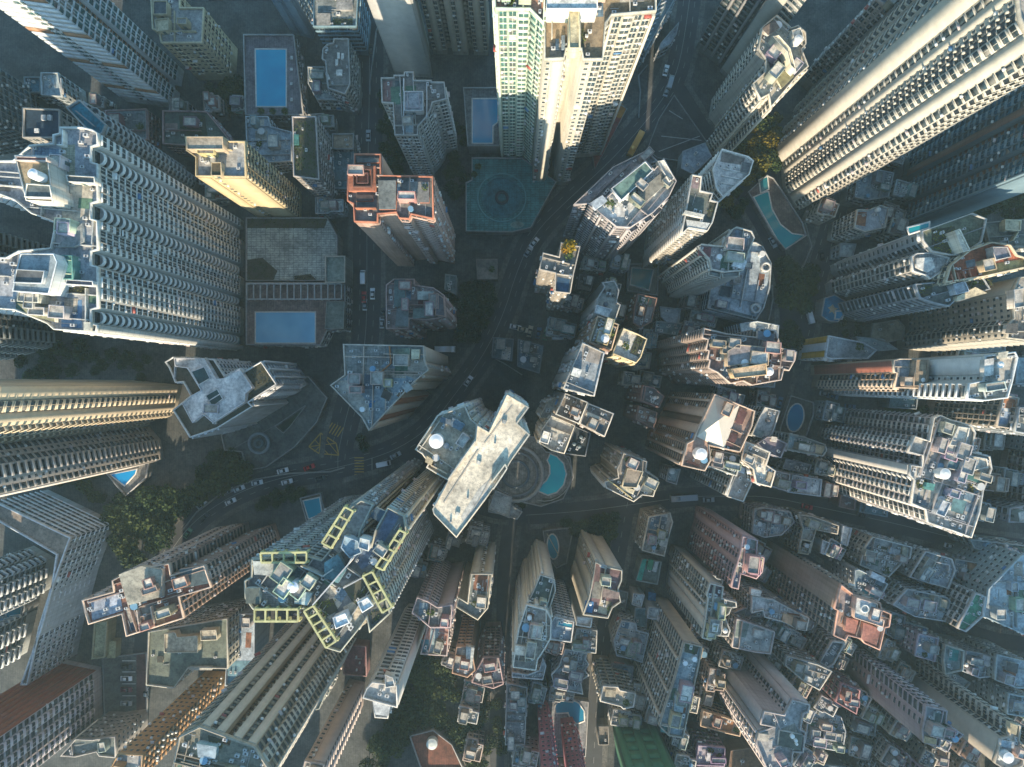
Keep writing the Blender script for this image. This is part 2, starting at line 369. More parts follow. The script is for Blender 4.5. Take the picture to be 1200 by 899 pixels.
def extras(root, H, z, wallc, deckc, rnd):
    for h in H:
        t = h[0]
        if t == 'b':        # roof house: box with its own parapet
            p = pts(h[1], z+h[2]) if not isinstance(h[1], list) else h[1]; c = h[3] if len(h) > 3 else wallc
            if area(p) < 0: p = p[::-1]
            mb = MB(); mb.prism(p, z+.01, z+h[2], 0, 1)
            if h[2] > 2:
                mb.ring(offset(p, .05), offset(p, -.22), z+h[2], z+h[2]+.45, 0)
            hs = own(mb, 'roof_house', [wall_mat(c), deck_mat(h[4] if len(h) > 4 else c)], root)
            L0 = 0
            for i in range(len(p)):
                a, b = p[i], p[(i+1) % len(p)]; L = math.hypot(b[0]-a[0], b[1]-a[1])
                if L > 3 and h[2] > 2.2:
                    tx, ty = (b[0]-a[0])/L, (b[1]-a[1])/L; nx, ny = ty, -tx; c0 = .4*L
                    q0 = (a[0]+tx*c0+nx*.03, a[1]+ty*c0+ny*.03); q1 = (a[0]+tx*(c0+1)+nx*.03, a[1]+ty*(c0+1)+ny*.03)
                    db = MB(); db.bar(q0, q1, .08, z+.05, z+2.05, 0); db.V = [v-np.array(root.location) for v in db.V]; db.obj('door', [plain('door_paint', (.08, .12, .12))], hs); break
        elif t == 't':
            x, y = P(h[1], h[2], z+h[4]); r = h[3]*(CAMZ-z-h[4])/F; mb = MB(); mb.cyl(x, y, z, z+h[4], r, 0, 22); mb.cyl(x, y, z+h[4], z+h[4]+.25, r*.93, 0, 22, None, r*.4)
            own(mb, 'water_tank', [plain('tank_paint', h[5] if len(h) > 5 else (.75, .74, .7), .5, 0, .08)], root)
        elif t == 'm':
            p = pts(h[1], z); mb = MB(); mb.prism(p, z+.004, z+.02+.01*rnd.random(), 0); own(mb, 'roof_surface', [deck_mat(h[2], h[3] if len(h) > 3 else 0)], root)
        elif t == 'w':
            p = pts(h[1], z)
            if area(p) < 0: p = p[::-1]
            mb = MB(); mb.ring(offset(p, .5), p, z+.004, z+.18, 0); own(mb, 'pool_edge', [plain('pool_coping', (.6, .58, .53))], root)
            mb = MB(); mb.ngon([(x, y, z+.09) for x, y in p], 0); own(mb, 'pool_water', [water_mat(h[2])], root)
        elif t == 'l':
            p = pts(h[1], z+h[2]); mb = MB()
            for i in range(len(p)-1): mb.bar(p[i], p[i+1], .3, z, z+h[2]+.003*i, 0)
            own(mb, 'dividing_wall', [wall_mat(h[3] if len(h) > 3 else WHITE)], root)
        elif t == 'g':
            p = pts(h[1], z); xs = [q[0] for q in p]; ys = [q[1] for q in p]; n = int(abs(area(p))*1.1)+4; mb = MB()
            mb2 = MB(); mb2.prism(p, z+.004, z+.25, 0); own(mb2, 'planting_bed', [plain('soil', (.05, .05, .03))], root)
            for _ in range(n):
                x, y = rnd.uniform(min(xs), max(xs)), rnd.uniform(min(ys), max(ys))
                if inside(x, y, p): leafclump(mb, x, y, z+.4, .9, rnd, 8)
            own(mb, 'roof_planting', [leaf_mat(h[2] if len(h) > 2 else (.06, .09, .03))], root, 'stuff')
        elif t == 'T':
            x, y = P(h[1], h[2], z+2); mb = MB(); leafclump(mb, x, y, z+2.2, h[3]*(CAMZ-z)/F, rnd, 160)
            own(mb, 'shrub', [leaf_mat(h[4] if len(h) > 4 else (.07, .10, .03))], root)
        elif t == 'f':      # open frame: rails along the outline, cross beams, posts
            p = pts(h[1], z+h[2]); c = h[3]
            if math.dist(p[0], p[1]) < math.dist(p[1], p[2]): p = p[1:]+p[:1]
            a, b, c2, d = p; n = h[4] if len(h) > 4 else 4; mats = [plain('frame_paint', c, .6, 0, .38, .5)]
            zt = z+h[2]
            for (q0, q1) in ((a, b), (d, c2)):
                mb = MB(); mb.bar(q0, q1, .5, zt-.8, zt, 0); own(mb, 'frame_rail', mats, root)
            for i in range(n+1):
                f = i/n; q0 = (a[0]+(b[0]-a[0])*f, a[1]+(b[1]-a[1])*f); q1 = (d[0]+(c2[0]-d[0])*f, d[1]+(c2[1]-d[1])*f)
                mb = MB(); mb.bar(q0, q1, .4, zt-.78, zt+.006, 0)
                for q in (q0, q1): mb.box(q[0]-.28, q[1]-.28, z, q[0]+.28, q[1]+.28, zt-.79, 0)
                own(mb, 'frame_beam', mats, root)
        elif t == 'p':      # hipped roof
            p = pts(h[1], z); mb = MB(); 
            if area(p) < 0: p = p[::-1]
            ax, ay = P(h[2], h[3], z+h[4]); n = len(p)
            for i in range(n): mb.ngon([(*p[i], z+.6), (*p[(i+1) % n], z+.6), (ax, ay, z+h[4])], 0)
            mb.prism(p, z+.002, z+.6, 0, cap=False); own(mb, 'hipped_roof', [plain('roof_panel', h[5], .55, 0, .1, .2)], root)
        elif t == 'c':      # ring kerb
            x, y = P(h[1], h[2], z+h[4]); k = (CAMZ-z)/F; r = h[3]*k; w = h[6]*k if len(h) > 6 else .6
            n = 30; po = [(x+r*math.cos(2*math.pi*i/n), y+r*math.sin(2*math.pi*i/n)) for i in range(n)]; pi = [(x+(r-w)*math.cos(2*math.pi*i/n), y+(r-w)*math.sin(2*math.pi*i/n)) for i in range(n)]
            mb = MB(); mb.ring(po, pi, z+.003, z+h[4], 0); own(mb, 'round_kerb', [plain('stone', h[5])], root)
def clutter(root, p, z, wallc, deckc, rnd, dens=1.0):
    A = abs(area(p)); tx, ty = axis(p); xs = [q[0] for q in p]; ys = [q[1] for q in p]
    def pick(m):
        for _ in range(40):
            x, y = rnd.uniform(min(xs), max(xs)), rnd.uniform(min(ys), max(ys))
            if inside(x, y, p) and dist_edge(x, y, p) > m: return x, y
        return None
    def rect(x, y, a, b): return [(x+tx*i*a/2-ty*j*b/2, y+ty*i*a/2+tx*j*b/2) for i, j in ((-1, -1), (1, -1), (1, 1), (-1, 1))]
    pal = [(.32, .30, .27), (.45, .43, .40), (.30, .14, .09), (.16, .19, .22), (.10, .20, .15), (.5, .47, .42), (.22, .2, .18), (.15, .24, .33)]
    for _ in range(int(min(6, A/60)*dens)):
        a, b = rnd.uniform(2, 6), rnd.uniform(2, 5); q = pick(min(a, b)*.62)
        if q: mb = MB(); mb.prism(rect(*q, a, b), z+.004, z+.03+.012*_, 0); own(mb, 'roof_surface', [deck_mat(rnd.choice(pal), rnd.choice((0, 1)))], root)
    for _ in range(int(min(6, A/75+.7)*dens)):
        a, b = rnd.uniform(2.2, 5.5), rnd.uniform(2, 4); q = pick(min(a, b)*.6+.2)
        if q:
            hh = rnd.uniform(2.4, 4.2); c = tuple(min(.8, v*rnd.uniform(.8, 1.15)) for v in wallc)
            extras(root, [('b', rect(*q, a, b), hh, c, rnd.choice([(.5, .48, .44), (.35, .34, .32), (.6, .58, .54)]))], z, wallc, deckc, rnd)
    for _ in range(int(min(8, A/45)*dens)):     # dividing walls
        q = pick(1.0)
        if not q: continue
        dx, dy = (tx, ty) if rnd.random() < .5 else (-ty, tx); L0 = L1 = 0
        while inside(q[0]+dx*(L1+.5), q[1]+dy*(L1+.5), p) and L1 < 9: L1 += .5
        while inside(q[0]-dx*(L0+.5), q[1]-dy*(L0+.5), p) and L0 < 9: L0 += .5
        if L0+L1 > 2:
            mb = MB(); mb.bar((q[0]-dx*L0, q[1]-dy*L0), (q[0]+dx*L1, q[1]+dy*L1), .25, z, z+rnd.uniform(.8, 1.3), 0); own(mb, 'dividing_wall', [wall_mat(tuple(min(.75, v*1.1) for v in wallc))], root)
    ac = MB()
    for _ in range(int(min(40, A/9+2)*dens)):
        q = pick(.7)
        if q: s = rnd.uniform(.35, .7); hh = rnd.uniform(.5, 1.0); ac.prism(rect(*q, s*2, s*1.3), z, z+hh, 0); ac.cyl(q[0], q[1], z+hh, z+hh+.05, s*.45, 1, 8)
    own(ac, 'air_conditioner', [plain('metal_casing', (.55, .55, .53), .5), plain('fan_grille', (.06, .06, .06))], root, 'stuff')
    for _ in range(int(min(3, A/120+.3)*dens)):
        q = pick(1.3)
        if q: r = rnd.uniform(.7, 1.3); mb = MB(); mb.cyl(q[0], q[1], z, z+rnd.uniform(1.2, 2), r, 0, 12); own(mb, 'water_tank', [plain('tank_paint', rnd.choice([(.7, .7, .68), (.15, .3, .42), (.5, .5, .48)]), .5, 0, .08)], root)
    pp = MB()
    for _ in range(int(min(14, A/25+2)*dens)):
        q = pick(.6)
        if q:
            dx, dy = (tx, ty) if rnd.random() < .5 else (-ty, tx); L = rnd.uniform(1.5, 5)
            if inside(q[0]+dx*L, q[1]+dy*L, p): pp.bar(q, (q[0]+dx*L, q[1]+dy*L), .14, z+.1, z+.26, 0)
    own(pp, 'roof_pipe', [plain('pipe_metal', (.4, .4, .38), .4, .3)], root, 'stuff')
    if rnd.random() < .35 and A > 60:
        q = pick(1.4)
        if q: mb = MB(); leafclump(mb, q[0], q[1], z+.7, rnd.uniform(.9, 1.6), rnd, 70); own(mb, 'shrub', [leaf_mat((.06, .10, .03))], root)
NB = 0
def B(label, z, poly, c, pat='', deck=None, H=(), pats={}, name='apartment_tower', cat='tower', base=False, fh=3.0, trim=None, acc=None, glass=(.02, .03, .035), dens=1.0, par=1.1, vols=(), dk=0, near=9.4, maxwin=300, parc=None, band=False, volH=()):
    global NB
    NB += 1; rnd = random.Random(NB*77+5)
    p = pts(poly, 0 if base else z); flip = area(p) < 0
    n = len(p)
    if flip: p = p[::-1]; pats = {(n-2-i) % n: q for i, q in pats.items()}
    cx = sum(q[0] for q in p)/n; cy = sum(q[1] for q in p)/n
    g = {'apartment_tower': 'high-rise towers', 'office_building': 'office blocks', 'low_rise_building': 'low-rise buildings'}.get(name)
    root = thing(name, label, cat, (cx, cy, 0), 0, g)
    deck = deck or (.36, .35, .33); trim = trim or tuple(min(.8, v*1.25+.03) for v in c); acc = acc or tuple(v*.45 for v in c)
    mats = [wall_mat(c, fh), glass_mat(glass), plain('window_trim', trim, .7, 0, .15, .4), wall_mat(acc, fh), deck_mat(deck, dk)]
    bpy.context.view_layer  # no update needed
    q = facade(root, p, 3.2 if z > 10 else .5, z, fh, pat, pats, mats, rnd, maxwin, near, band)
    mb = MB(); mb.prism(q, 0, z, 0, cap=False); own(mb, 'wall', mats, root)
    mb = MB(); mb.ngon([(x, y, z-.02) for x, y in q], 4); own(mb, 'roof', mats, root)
    pc = parc or trim
    if par:
        mb = MB(); mb.ring(offset(p, .08), offset(p, -.3), z-.3, z+par, 0); own(mb, 'parapet', [wall_mat(tuple(min(.8, v) for v in pc), 50.0)], root)
    extras(root, H, z, c, deck, rnd)
    for vz, vp, vpat, vdeck in vols:      # a lower or higher wing of the same building
        vpnts = pts(vp, vz)
        if area(vpnts) < 0: vpnts = vpnts[::-1]
        vq = facade(root, vpnts, 3.2, vz, fh, vpat, {}, mats, rnd, 80, near)
        mb = MB(); mb.prism(vq, 0, vz, 0, cap=False); own(mb, 'wing_wall', mats, root)
        mb = MB(); mb.ngon([(x, y, vz-.02) for x, y in vq], 0); own(mb, 'wing_roof', [deck_mat(vdeck or deck)], root)
        mb = MB(); mb.ring(offset(vpnts, .07), offset(vpnts, -.3), vz-.3, vz+.9, 0); own(mb, 'parapet', [wall_mat(pc, 50.0)], root)
        if dens or volH: clutter(root, vpnts, vz, c, deck, rnd, max(dens, .9)*.7)
        REG.append(vpnts)
    for vz, hh in volH: extras(root, hh, vz, c, deck, rnd)
    if dens: clutter(root, p, z, c, deck, rnd, dens)
    REG.append(p)
    return root
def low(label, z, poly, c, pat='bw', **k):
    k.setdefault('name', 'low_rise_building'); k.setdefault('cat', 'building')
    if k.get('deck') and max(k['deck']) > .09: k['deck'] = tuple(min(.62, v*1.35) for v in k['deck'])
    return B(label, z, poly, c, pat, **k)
def terrace(label, z, poly, c, H=(), name='podium_terrace', cat='terrace', dk=1, par=.9, wallc=None, dens=0, parc=None):
    return B(label, z, poly, wallc or (.25, .25, .25), 'bw' if z > 9 else '', deck=c, H=H, name=name, cat=cat, dk=dk, par=par, dens=dens, parc=parc)
# ---------------------------------------------------------------- road centre lines
ROADS = [
 ('road', '812,-30 800,60 788,100 760,140 715,190 665,235 625,275 605,320 590,370 565,420 535,460 505,500 470,525 430,540 380,552 320,562 270,582 228,610 200,645 170,700', 9.0, 1),
 ('road', '433,-30 433,120 430,230 430,300 430,380 424,430 408,480 396,530 396,552', 11.0, 1),
 ('road', '790,100 815,140 838,178 872,228 900,272 918,320 925,370 922,420 912,465 905,505', 7.0, 0),
 ('road', '1010,150 992,200 976,260 955,330 942,390 930,430', 8.5, 1),
 ('road', '620,604 680,600 740,592 810,582 860,582 900,582 960,595 1050,614 1130,634 1230,648', 7.5, 1),
 ('road', '470,528 510,560 560,596 620,604', 6.5, 0),
 ('road', '735,592 722,660 710,730 700,800 694,930', 6.5, 1),
 ('road', '1000,600 1075,690 1130,745 1230,760', 6.0, 0),
 ('road', '905,505 900,545 890,584', 6.0, 0),
 ('road', '600,605 590,660 590,760 580,850 585,930', 5.5, 0),
 ('road', '200,645 160,760 155,930', 6.0, 0),
 ('road', '866,600 1000,700 1060,740 1120,830 1150,930', 5.0, 0)]
def smooth(p, it=2):
    for _ in range(it):
        q = [p[0]]
        for i in range(len(p)-1): a, b = p[i], p[i+1]; q += [(a[0]*.75+b[0]*.25, a[1]*.75+b[1]*.25), (a[0]*.25+b[0]*.75, a[1]*.25+b[1]*.75)]
        p = q+[p[-1]]
    return p
def dense(p, st):
    out = []
    for i in range(len(p)-1):
        n = max(1, int(math.dist(p[i], p[i+1])/st)); out += [(p[i][0]+(p[i+1][0]-p[i][0])*k/n, p[i][1]+(p[i+1][1]-p[i][1])*k/n) for k in range(n)]
    return out+[p[-1]]
# ---------------------------------------------------------------- the towers (outlines are surveyed at roof level, or at ground level where base=True)
# upper left
B('very tall white tower with orange bands and green glazing at the top left corner', 110, '150,120 208,128 216,84 160,70', (.56,.60,.62), pats={0:'LLvvLL', 1:'vwvdvwv'}, band=True, base=True, acc=(.42,.24,.14), trim=(.62,.67,.70), glass=(.02,.06,.06))
B('cream block with flat grey roof and small roof houses near the top left edge', 30, '178,-6 212,-6 212,11 240,11 238,52 190,52 188,38 180,36', (.50,.43,.29), 'bwb', deck=(.34,.35,.36), H=[('b','180,2 196,2 196,18 180,18',3,(.5,.43,.3),(.10,.12,.14)),('b','182,24 198,22 198,36 184,38',2.5,(.5,.43,.3))], dens=.4, name='low_rise_building', cat='building')
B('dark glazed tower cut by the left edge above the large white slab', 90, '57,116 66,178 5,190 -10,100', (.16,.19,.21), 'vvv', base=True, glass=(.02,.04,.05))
low('square block with dark navy roof and two white skylights behind the large white slab', 50, '29,128 72,130 72,163 29,163', (.30,.30,.29), deck=(.02,.05,.09), H=[('b','48,135 53,135 53,141 48,141',.8,(.6,.62,.64)),('b','55,135 60,135 60,141 55,141',.8,(.6,.62,.64)),('b','40,151 45,151 45,156 40,156',.8,(.6,.62,.64))], dens=0)
low('pale blue roofed block with a row of white vents left of the orange banded tower', 16, '50,87 70,87 74,115 50,113', (.28,.32,.34), deck=(.34,.42,.47), H=[('l','71,92 72,110',1.2,(.6,.6,.6))], dens=.5)
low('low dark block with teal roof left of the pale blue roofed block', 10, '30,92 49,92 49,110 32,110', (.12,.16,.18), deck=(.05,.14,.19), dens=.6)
B('narrow tower with bright teal blue roof and scalloped side behind the large white slab', 64, '80,128 95,119 126,148 122,158 112,162', (.22,.25,.26), 'yb', deck=(.02,.22,.32), pats={1:'ay',2:'ya'}, H=[('l','88,130 110,148',1,(.3,.33,.33))], dens=0)
low('low building with grey roofs and pink rims between two left hand towers', 10, '125,131 173,129 174,165 150,166 126,150', (.28,.20,.19), deck=(.22,.28,.30), H=[('l','173,130 174,164',1,(.4,.28,.26)),('m','135,134 170,133 170,162 140,160',(.30,.34,.36),1)], dens=.4, parc=(.40,.28,.27))
low('narrow pink walled block with planted roof right of the grey roofs', 14, '192,131 243,132 270,165 220,172 192,170', (.34,.22,.21), 'w', deck=(.08,.10,.09), H=[('g','210,136 240,136 243,160 212,160'),('m','193,145 208,145 208,155 193,155',(.30,.22,.2))], dens=.3, parc=(.42,.28,.27))
terrace('pool terrace with a long bright blue rectangular pool near the top left', 12, '286,42 345,42 356,136 288,136', (.22,.20,.23), H=[('w','300,59 335,59 335,125 301,125',(.015,.33,.50)),('b','340,66 343,66 343,70 340,70',.6,(.55,.55,.55)),('b','340,80 343,80 343,83 340,83',.6,(.55,.55,.55)),('b','340,97 343,97 343,100 340,100',.6,(.55,.55,.55)),('b','340,115 343,115 343,119 340,119',.6,(.55,.55,.55)),('T',306,131,4),('T',320,131,4),('T',334,131,4)])
B('tall blue grey blank walled tower above the long blue pool', 100, '343,40 368,47 374,18 345,10', (.16,.24,.31), pats={0:'P.P',1:'dwbwb'}, base=True, trim=(.18,.27,.34))
low('steel blue rimmed block with two sunken roof courts at the top edge', 22, '368,-10 421,-10 418,33 368,33', (.12,.21,.27), 'l', deck=(.18,.2,.2), H=[('b','371,16 387,16 387,30 371,30',1.2,(.32,.32,.31)),('g','391,23 413,23 413,31 390,31'),('b','394,-6 413,-6 413,12 394,12',1.2,(.32,.32,.32))], dens=.2, parc=(.14,.24,.3))
low('block with stepped outline and five white skylights right of the long blue pool', 20, '392,47 409,47 411,100 405,112 385,105 382,73 378,71 379,59 384,54 391,52', (.30,.30,.29), deck=(.14,.14,.14), H=[('b','395,62 398,62 398,69 395,69',.8,WHITE),('b','400,63 403,63 403,70 400,70',.8,WHITE),('b','393,70 396,70 396,77 393,77',.8,WHITE),('b','394,82 401,82 401,89 394,89',.8,WHITE),('b','381,87 384,86 387,93 384,94',.8,WHITE)], dens=.3)
low('small pale tiled annex below the block with five skylights', 10, '361,80 381,80 386,107 405,114 407,119 372,118 362,100', (.30,.32,.32), deck=(.30,.34,.35))
B('very tall plain pale grey slab wall at the top left of centre', 60, '463,88 507,92 502,50 466,50', (.42,.42,.40), pats={0:'PPP',3:'l'}, base=True, trim=(.44,.44,.42), dens=.5)
B('tall beige tower with vertical piers at the top edge left of centre', 110, '508,64 572,66 574,30 508,30', (.33,.30,.25), pats={0:'wPwdPwPdwPw'}, base=True, trim=(.36,.32,.26), fh=3.2)
B('slender white tower with stepped cross shaped roof and side wings left of centre', 50, '447,93 462,93 462,90 474,90 474,86 485,86 485,96 506,96 506,98 521,98 523,118 507,122 505,130 499,140 490,150 490,160 463,160 461,123 448,122', (.46,.45,.42), 'bw', pats={17:'bw'}, deck=(.20,.20,.20), H=[('b','474,108 496,108 496,131 474,131',3,(.55,.55,.54),(.35,.38,.42)),('m','463,95 472,95 472,118 463,118',(.08,.12,.14)),('m','449,95 460,95 460,119 449,119',(.24,.15,.15)),('b','475,135 484,135 484,156 475,156',2,(.5,.5,.5),(.2,.26,.3)),('l','473,92 473,158',1.4,(.6,.6,.6)),('l','500,98 500,138',1.4,(.6,.6,.6))], dens=.6)
low('small roof with rusty metal sheets beside the planted roof block', 10, '390,158 415,158 415,176 390,176', (.2,.2,.2), deck=(.26,.20,.15), dens=.3)
low('low slate roof below the rusty metal sheets', 8, '391,176 415,176 416,222 391,222', (.15,.2,.22), deck=(.08,.14,.17), dens=.4)
low('grey office with pale roof left of the planted roof block', 18, '289,138 315,138 318,150 342,156 342,190 312,192 290,178', (.28,.31,.34), deck=(.25,.30,.35), H=[('b','318,166 328,166 328,172 318,172',1.5,(.55,.55,.53)),('m','290,140 312,140 312,176 292,176',(.32,.38,.46))], dens=.7)
low('block with a long planted roof garden and pale rim left of the terracotta tower', 30, '343,138 371,138 375,212 345,208', (.30,.28,.27), 'bw', deck=(.1,.1,.1), H=[('g','346,142 368,142 371,208 347,205'),('b','344,158 350,158 350,170 344,170',1,(.05,.2,.2))], dens=.2, parc=(.42,.4,.4))
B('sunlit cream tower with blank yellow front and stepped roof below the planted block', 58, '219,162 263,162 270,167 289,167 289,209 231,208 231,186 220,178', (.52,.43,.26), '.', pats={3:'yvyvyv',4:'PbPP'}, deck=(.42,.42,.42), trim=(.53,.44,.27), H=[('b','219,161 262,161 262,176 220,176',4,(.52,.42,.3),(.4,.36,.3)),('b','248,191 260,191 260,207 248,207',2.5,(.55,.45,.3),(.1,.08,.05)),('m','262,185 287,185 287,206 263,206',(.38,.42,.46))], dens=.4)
# upper centre
terrace('small terrace with a blue pool beside the pale green tower', 9, '543,104 586,104 586,172 548,172', (.20,.22,.24), H=[('w','554,117 583,117 583,143 577,148 577,168 554,168',(.02,.22,.36)),('m','544,105 553,105 553,171 549,171',(.2,.2,.2),1)])
terrace('large teal paved garden deck with concentric round fountain below the pale green tower', 6, '553,186 612,186 652,214 622,268 600,273 546,272 546,215 553,212', (.08,.26,.27), dk=2, H=[('c',588,232,29,.5,(.12,.30,.31),1.5),('c',588,232,24,.4,(.05,.16,.18),1.2),('m',' '.join('%g,%g'%q for q in el(588,232,22,22)),(.05,.20,.25),1),('c',588,232,8,.9,(.03,.05,.06),3),('m',' '.join('%g,%g'%q for q in el(606,264,8,4)),(.2,.3,.28)),('T',556,205,4),('T',560,196,4)])
B('pale green and white residential tower at the top centre', 112, '580,13 621,13 637,30 640,-40 580,-40', (.36,.45,.37), 'wywfwyw', deck=(.38,.22,.16), pats={0:'fwwywfwywwf',1:'vwvwv'}, trim=(.52,.58,.47), glass=(.03,.07,.06), dens=1.2, near=8.2)
B('twin fronted white tower with deep central recess lit by the sun at the top centre', 108, '638,72 661,71 663,60 666,60 666,22 679,22 679,60 681,60 683,72 706,72 709,30 716,20 768,16 768,-40 638,-40', (.45,.43,.37), pats={0:'bPwb',1:'l',4:'',6:'',8:'bwPb',9:'vv',10:'wyw',11:'fwywwfywwyf'}, deck=(.28,.22,.15), trim=(.50,.48,.41), H=[('b','667,14 679,14 679,58 667,58',5,(.62,.55,.36)),('b','640,-5 700,-5 700,12 640,12',6,(.7,.7,.66)),('g','681,28 684,28 684,60 681,60'),('b','651,46 655,46 655,58 651,58',1,(.05,.09,.14)),('b','658,42 662,42 662,58 658,58',1,(.2,.25,.3))], dens=.8, near=8.2)
low('long low pavilion roof with white slats beside the top road', 16, '748,52 778,-6 794,-6 756,62', (.20,.24,.26), deck=(.12,.17,.19), H=[('l','%g,%g %g,%g'%(752+i*3.0,50-i*6.3,760+i*3.0,46-i*6.3),.5,(.6,.62,.62)) for i in range(9)], dens=0)
low('pale flat roofed hut with slanting end beside the top road', 8, '770,62 774,52 795,28 792,42 784,54', (.3,.32,.34), deck=(.34,.37,.40), dens=0)
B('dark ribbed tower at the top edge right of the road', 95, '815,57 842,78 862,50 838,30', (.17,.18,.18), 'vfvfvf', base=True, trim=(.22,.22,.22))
B('smooth grey tower with dark vertical slots at the top edge behind the ribbed tower', 95, '843,84 864,106 886,72 862,56', (.27,.27,.26), pats={0:'PPldPl'}, base=True, trim=(.36,.35,.31))
B('sunlit tower with pointed stepped crown leaning toward the top right', 56, '892,34 909,20 922,31 926,35 934,32 943,40 943,54 938,60 946,80 932,92 902,128 900,112 890,118 881,100 896,86 897,72 888,60', (.42,.40,.36), 'fwyf', deck=(.5,.46,.38), trim=(.55,.51,.43), pats={12:'vyv',14:'vfv',16:'vyv',15:'.'}, H=[('b','905,44 912,42 926,58 932,84 926,78 922,62',5,(.72,.66,.52)),('b','893,34 908,24 914,33 900,42',2,(.6,.56,.5),(.2,.16,.14)),('b','927,37 938,33 942,48 932,52',3,(.66,.62,.55)),('t',936,46,5,4,(.7,.7,.68)),('m','900,70 916,68 920,78 902,80',(.12,.10,.12)),('b','908,88 924,82 931,90 916,104',1.2,(.6,.52,.38),(.3,.28,.16))], dens=.7)
B('grey textured tower with small windows behind the pointed crown tower', 60, '935,97 953,114 978,86 957,70', (.26,.24,.22), 'wbwbb', base=True, deck=(.25,.30,.35))
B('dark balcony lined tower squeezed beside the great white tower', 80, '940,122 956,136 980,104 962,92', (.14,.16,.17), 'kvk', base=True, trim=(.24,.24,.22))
B('great white and tan tower at the top right corner with blank panels and slatted side', 130, '932,130 905,178 915,200 917,222 930,246 978,226 985,150', (.40,.385,.345), pats={0:'kdvv',1:'PPv',2:'Pbss',3:'yPv',4:'kykyky'}, base=True, trim=(.44,.41,.35), acc=(.05,.06,.07), near=10)
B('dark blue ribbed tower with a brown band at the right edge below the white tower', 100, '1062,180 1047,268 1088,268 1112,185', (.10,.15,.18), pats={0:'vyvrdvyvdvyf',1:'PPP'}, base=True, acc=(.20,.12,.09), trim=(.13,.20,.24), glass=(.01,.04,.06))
low('low grey roofs tucked under the great white tower', 12, '1003,212 1026,200 1046,204 1040,232 1016,236 1000,232', (.25,.26,.27), deck=(.20,.24,.27))
low('small block with orange and white patches on its roof by the right hand road', 22, '1003,247 1018,247 1030,242 1041,245 1036,268 1012,273 1000,268', (.36,.34,.30), 'w', deck=(.33,.37,.42), H=[('m','1004,249 1016,249 1014,266 1003,264',(.36,.16,.09)),('t',1030,246,2.5,2)], dens=.5)
low('little white roofed hut beside the right hand road', 8, '984,286 1002,287 998,303 983,301', (.3,.33,.35), deck=(.40,.45,.50), dens=0)
B('grey tower with a lawn green roof garden and white slab lift tower at the right', 62, '1078,272 1090,268 1137,251 1154,258 1148,285 1125,300 1112,300 1090,296 1080,284', (.30,.31,.32), pats={8:'bPdw',7:'vbv',0:'w'}, deck=(.16,.18,.13), H=[('g','1092,270 1118,266 1124,290 1108,298 1092,288',(.20,.22,.03)),('b','1118,271 1124,269 1136,294 1128,296',5,(.66,.63,.54)),('m','1134,256 1152,260 1146,288 1132,290',(.16,.19,.14),1),('w','1064,268 1088,262 1088,267 1066,274',(.01,.22,.26))], dens=.3, trim=(.45,.44,.41))
B('tower with a faceted white octagonal roof between the lawn roof and red terrace', 60, '1066,302 1072,298 1090,297 1112,303 1104,318 1088,328 1084,324 1068,319', (.42,.40,.37), 'vdv', deck=(.60,.60,.60), trim=(.62,.60,.56), H=[('b','1074,303 1092,302 1096,314 1087,320 1074,314',1.5,(.62,.6,.56),(.62,.62,.6))], dens=.2, dk=1)
B('tower topped by a red terracotta curved terrace at the right', 64, '1106,332 1112,312 1135,294 1160,285 1182,288 1190,300 1200,303 1202,314 1150,325', (.42,.36,.26), 'vyv', deck=(.42,.13,.07), pats={0:'vyv'}, dk=1, H=[('b','1162,290 1180,290 1184,302 1166,306',3,(.45,.42,.4),(.25,.25,.3)),('l','1115,322 1118,331',1.2,(.4,.16,.1)),('l','1122,320 1125,329',1.2,(.4,.16,.1)),('l','1129,318 1132,327',1.2,(.4,.16,.1)),('l','1136,316 1139,325',1.2,(.4,.16,.1)),('m','1150,312 1200,304 1200,313 1152,324',(.46,.36,.16))], dens=.5)
B('grey tower with shrubs and a white gabled hut on its roof below the red terrace', 58, '1070,334 1090,332 1115,330 1150,326 1158,340 1120,350 1110,360 1092,356 1076,350', (.27,.28,.30), 'vkvd', deck=(.16,.17,.16), H=[('b','1116,334 1130,330 1135,342 1120,346',3,(.55,.6,.66)),('g','1078,337 1092,335 1092,350 1080,348',(.10,.12,.03)),('g','1146,326 1160,328 1164,336 1148,334',(.16,.16,.03)),('b','1122,348 1143,337 1157,344 1120,354',2,(.66,.58,.42))], dens=.4, trim=(.36,.38,.40))
B('dark grey netted tower with a cream roof panel at the right edge', 50, '1152,262 1200,258 1215,290 1188,290 1160,300', (.22,.24,.23), 'v', deck=(.17,.19,.17), H=[('b','1177,258 1196,259 1195,271 1177,270',2.5,(.6,.56,.42)),('l','1188,282 1194,272',2,(.6,.55,.4))], dens=.6)
B('big beige tower with plain upper wall and punched windows at the right edge', 62, '1192,326 1225,322 1225,402 1178,397 1180,380 1186,374 1184,345', (.42,.39,.33), pats={6:'PPP',5:'b',3:'vbvb',4:'w',2:'l'}, trim=(.44,.41,.34), H=[('b','1180,380 1194,379 1192,392 1178,391',1.5,(.5,.47,.42),(.12,.12,.12)),('b','1187,340 1200,338 1200,360 1188,362',3,(.55,.53,.5))], dens=.8)
B('white and grey slab tower with a gap toothed edge below the big beige tower', 84, '1152,418 1187,413 1190,420 1183,450 1178,467 1152,470 1131,468 1133,450 1150,447', (.50,.51,.50), pats={8:'PPb',6:'kkk',7:'.',5:'L'}, deck=(.48,.46,.42), H=[('t',1173,428,4,2),('b','1154,422 1165,420 1164,440 1153,442',2,(.6,.58,.55)),('b','1170,414 1182,412 1180,420 1170,421',2,(.6,.56,.46))], dens=.8)
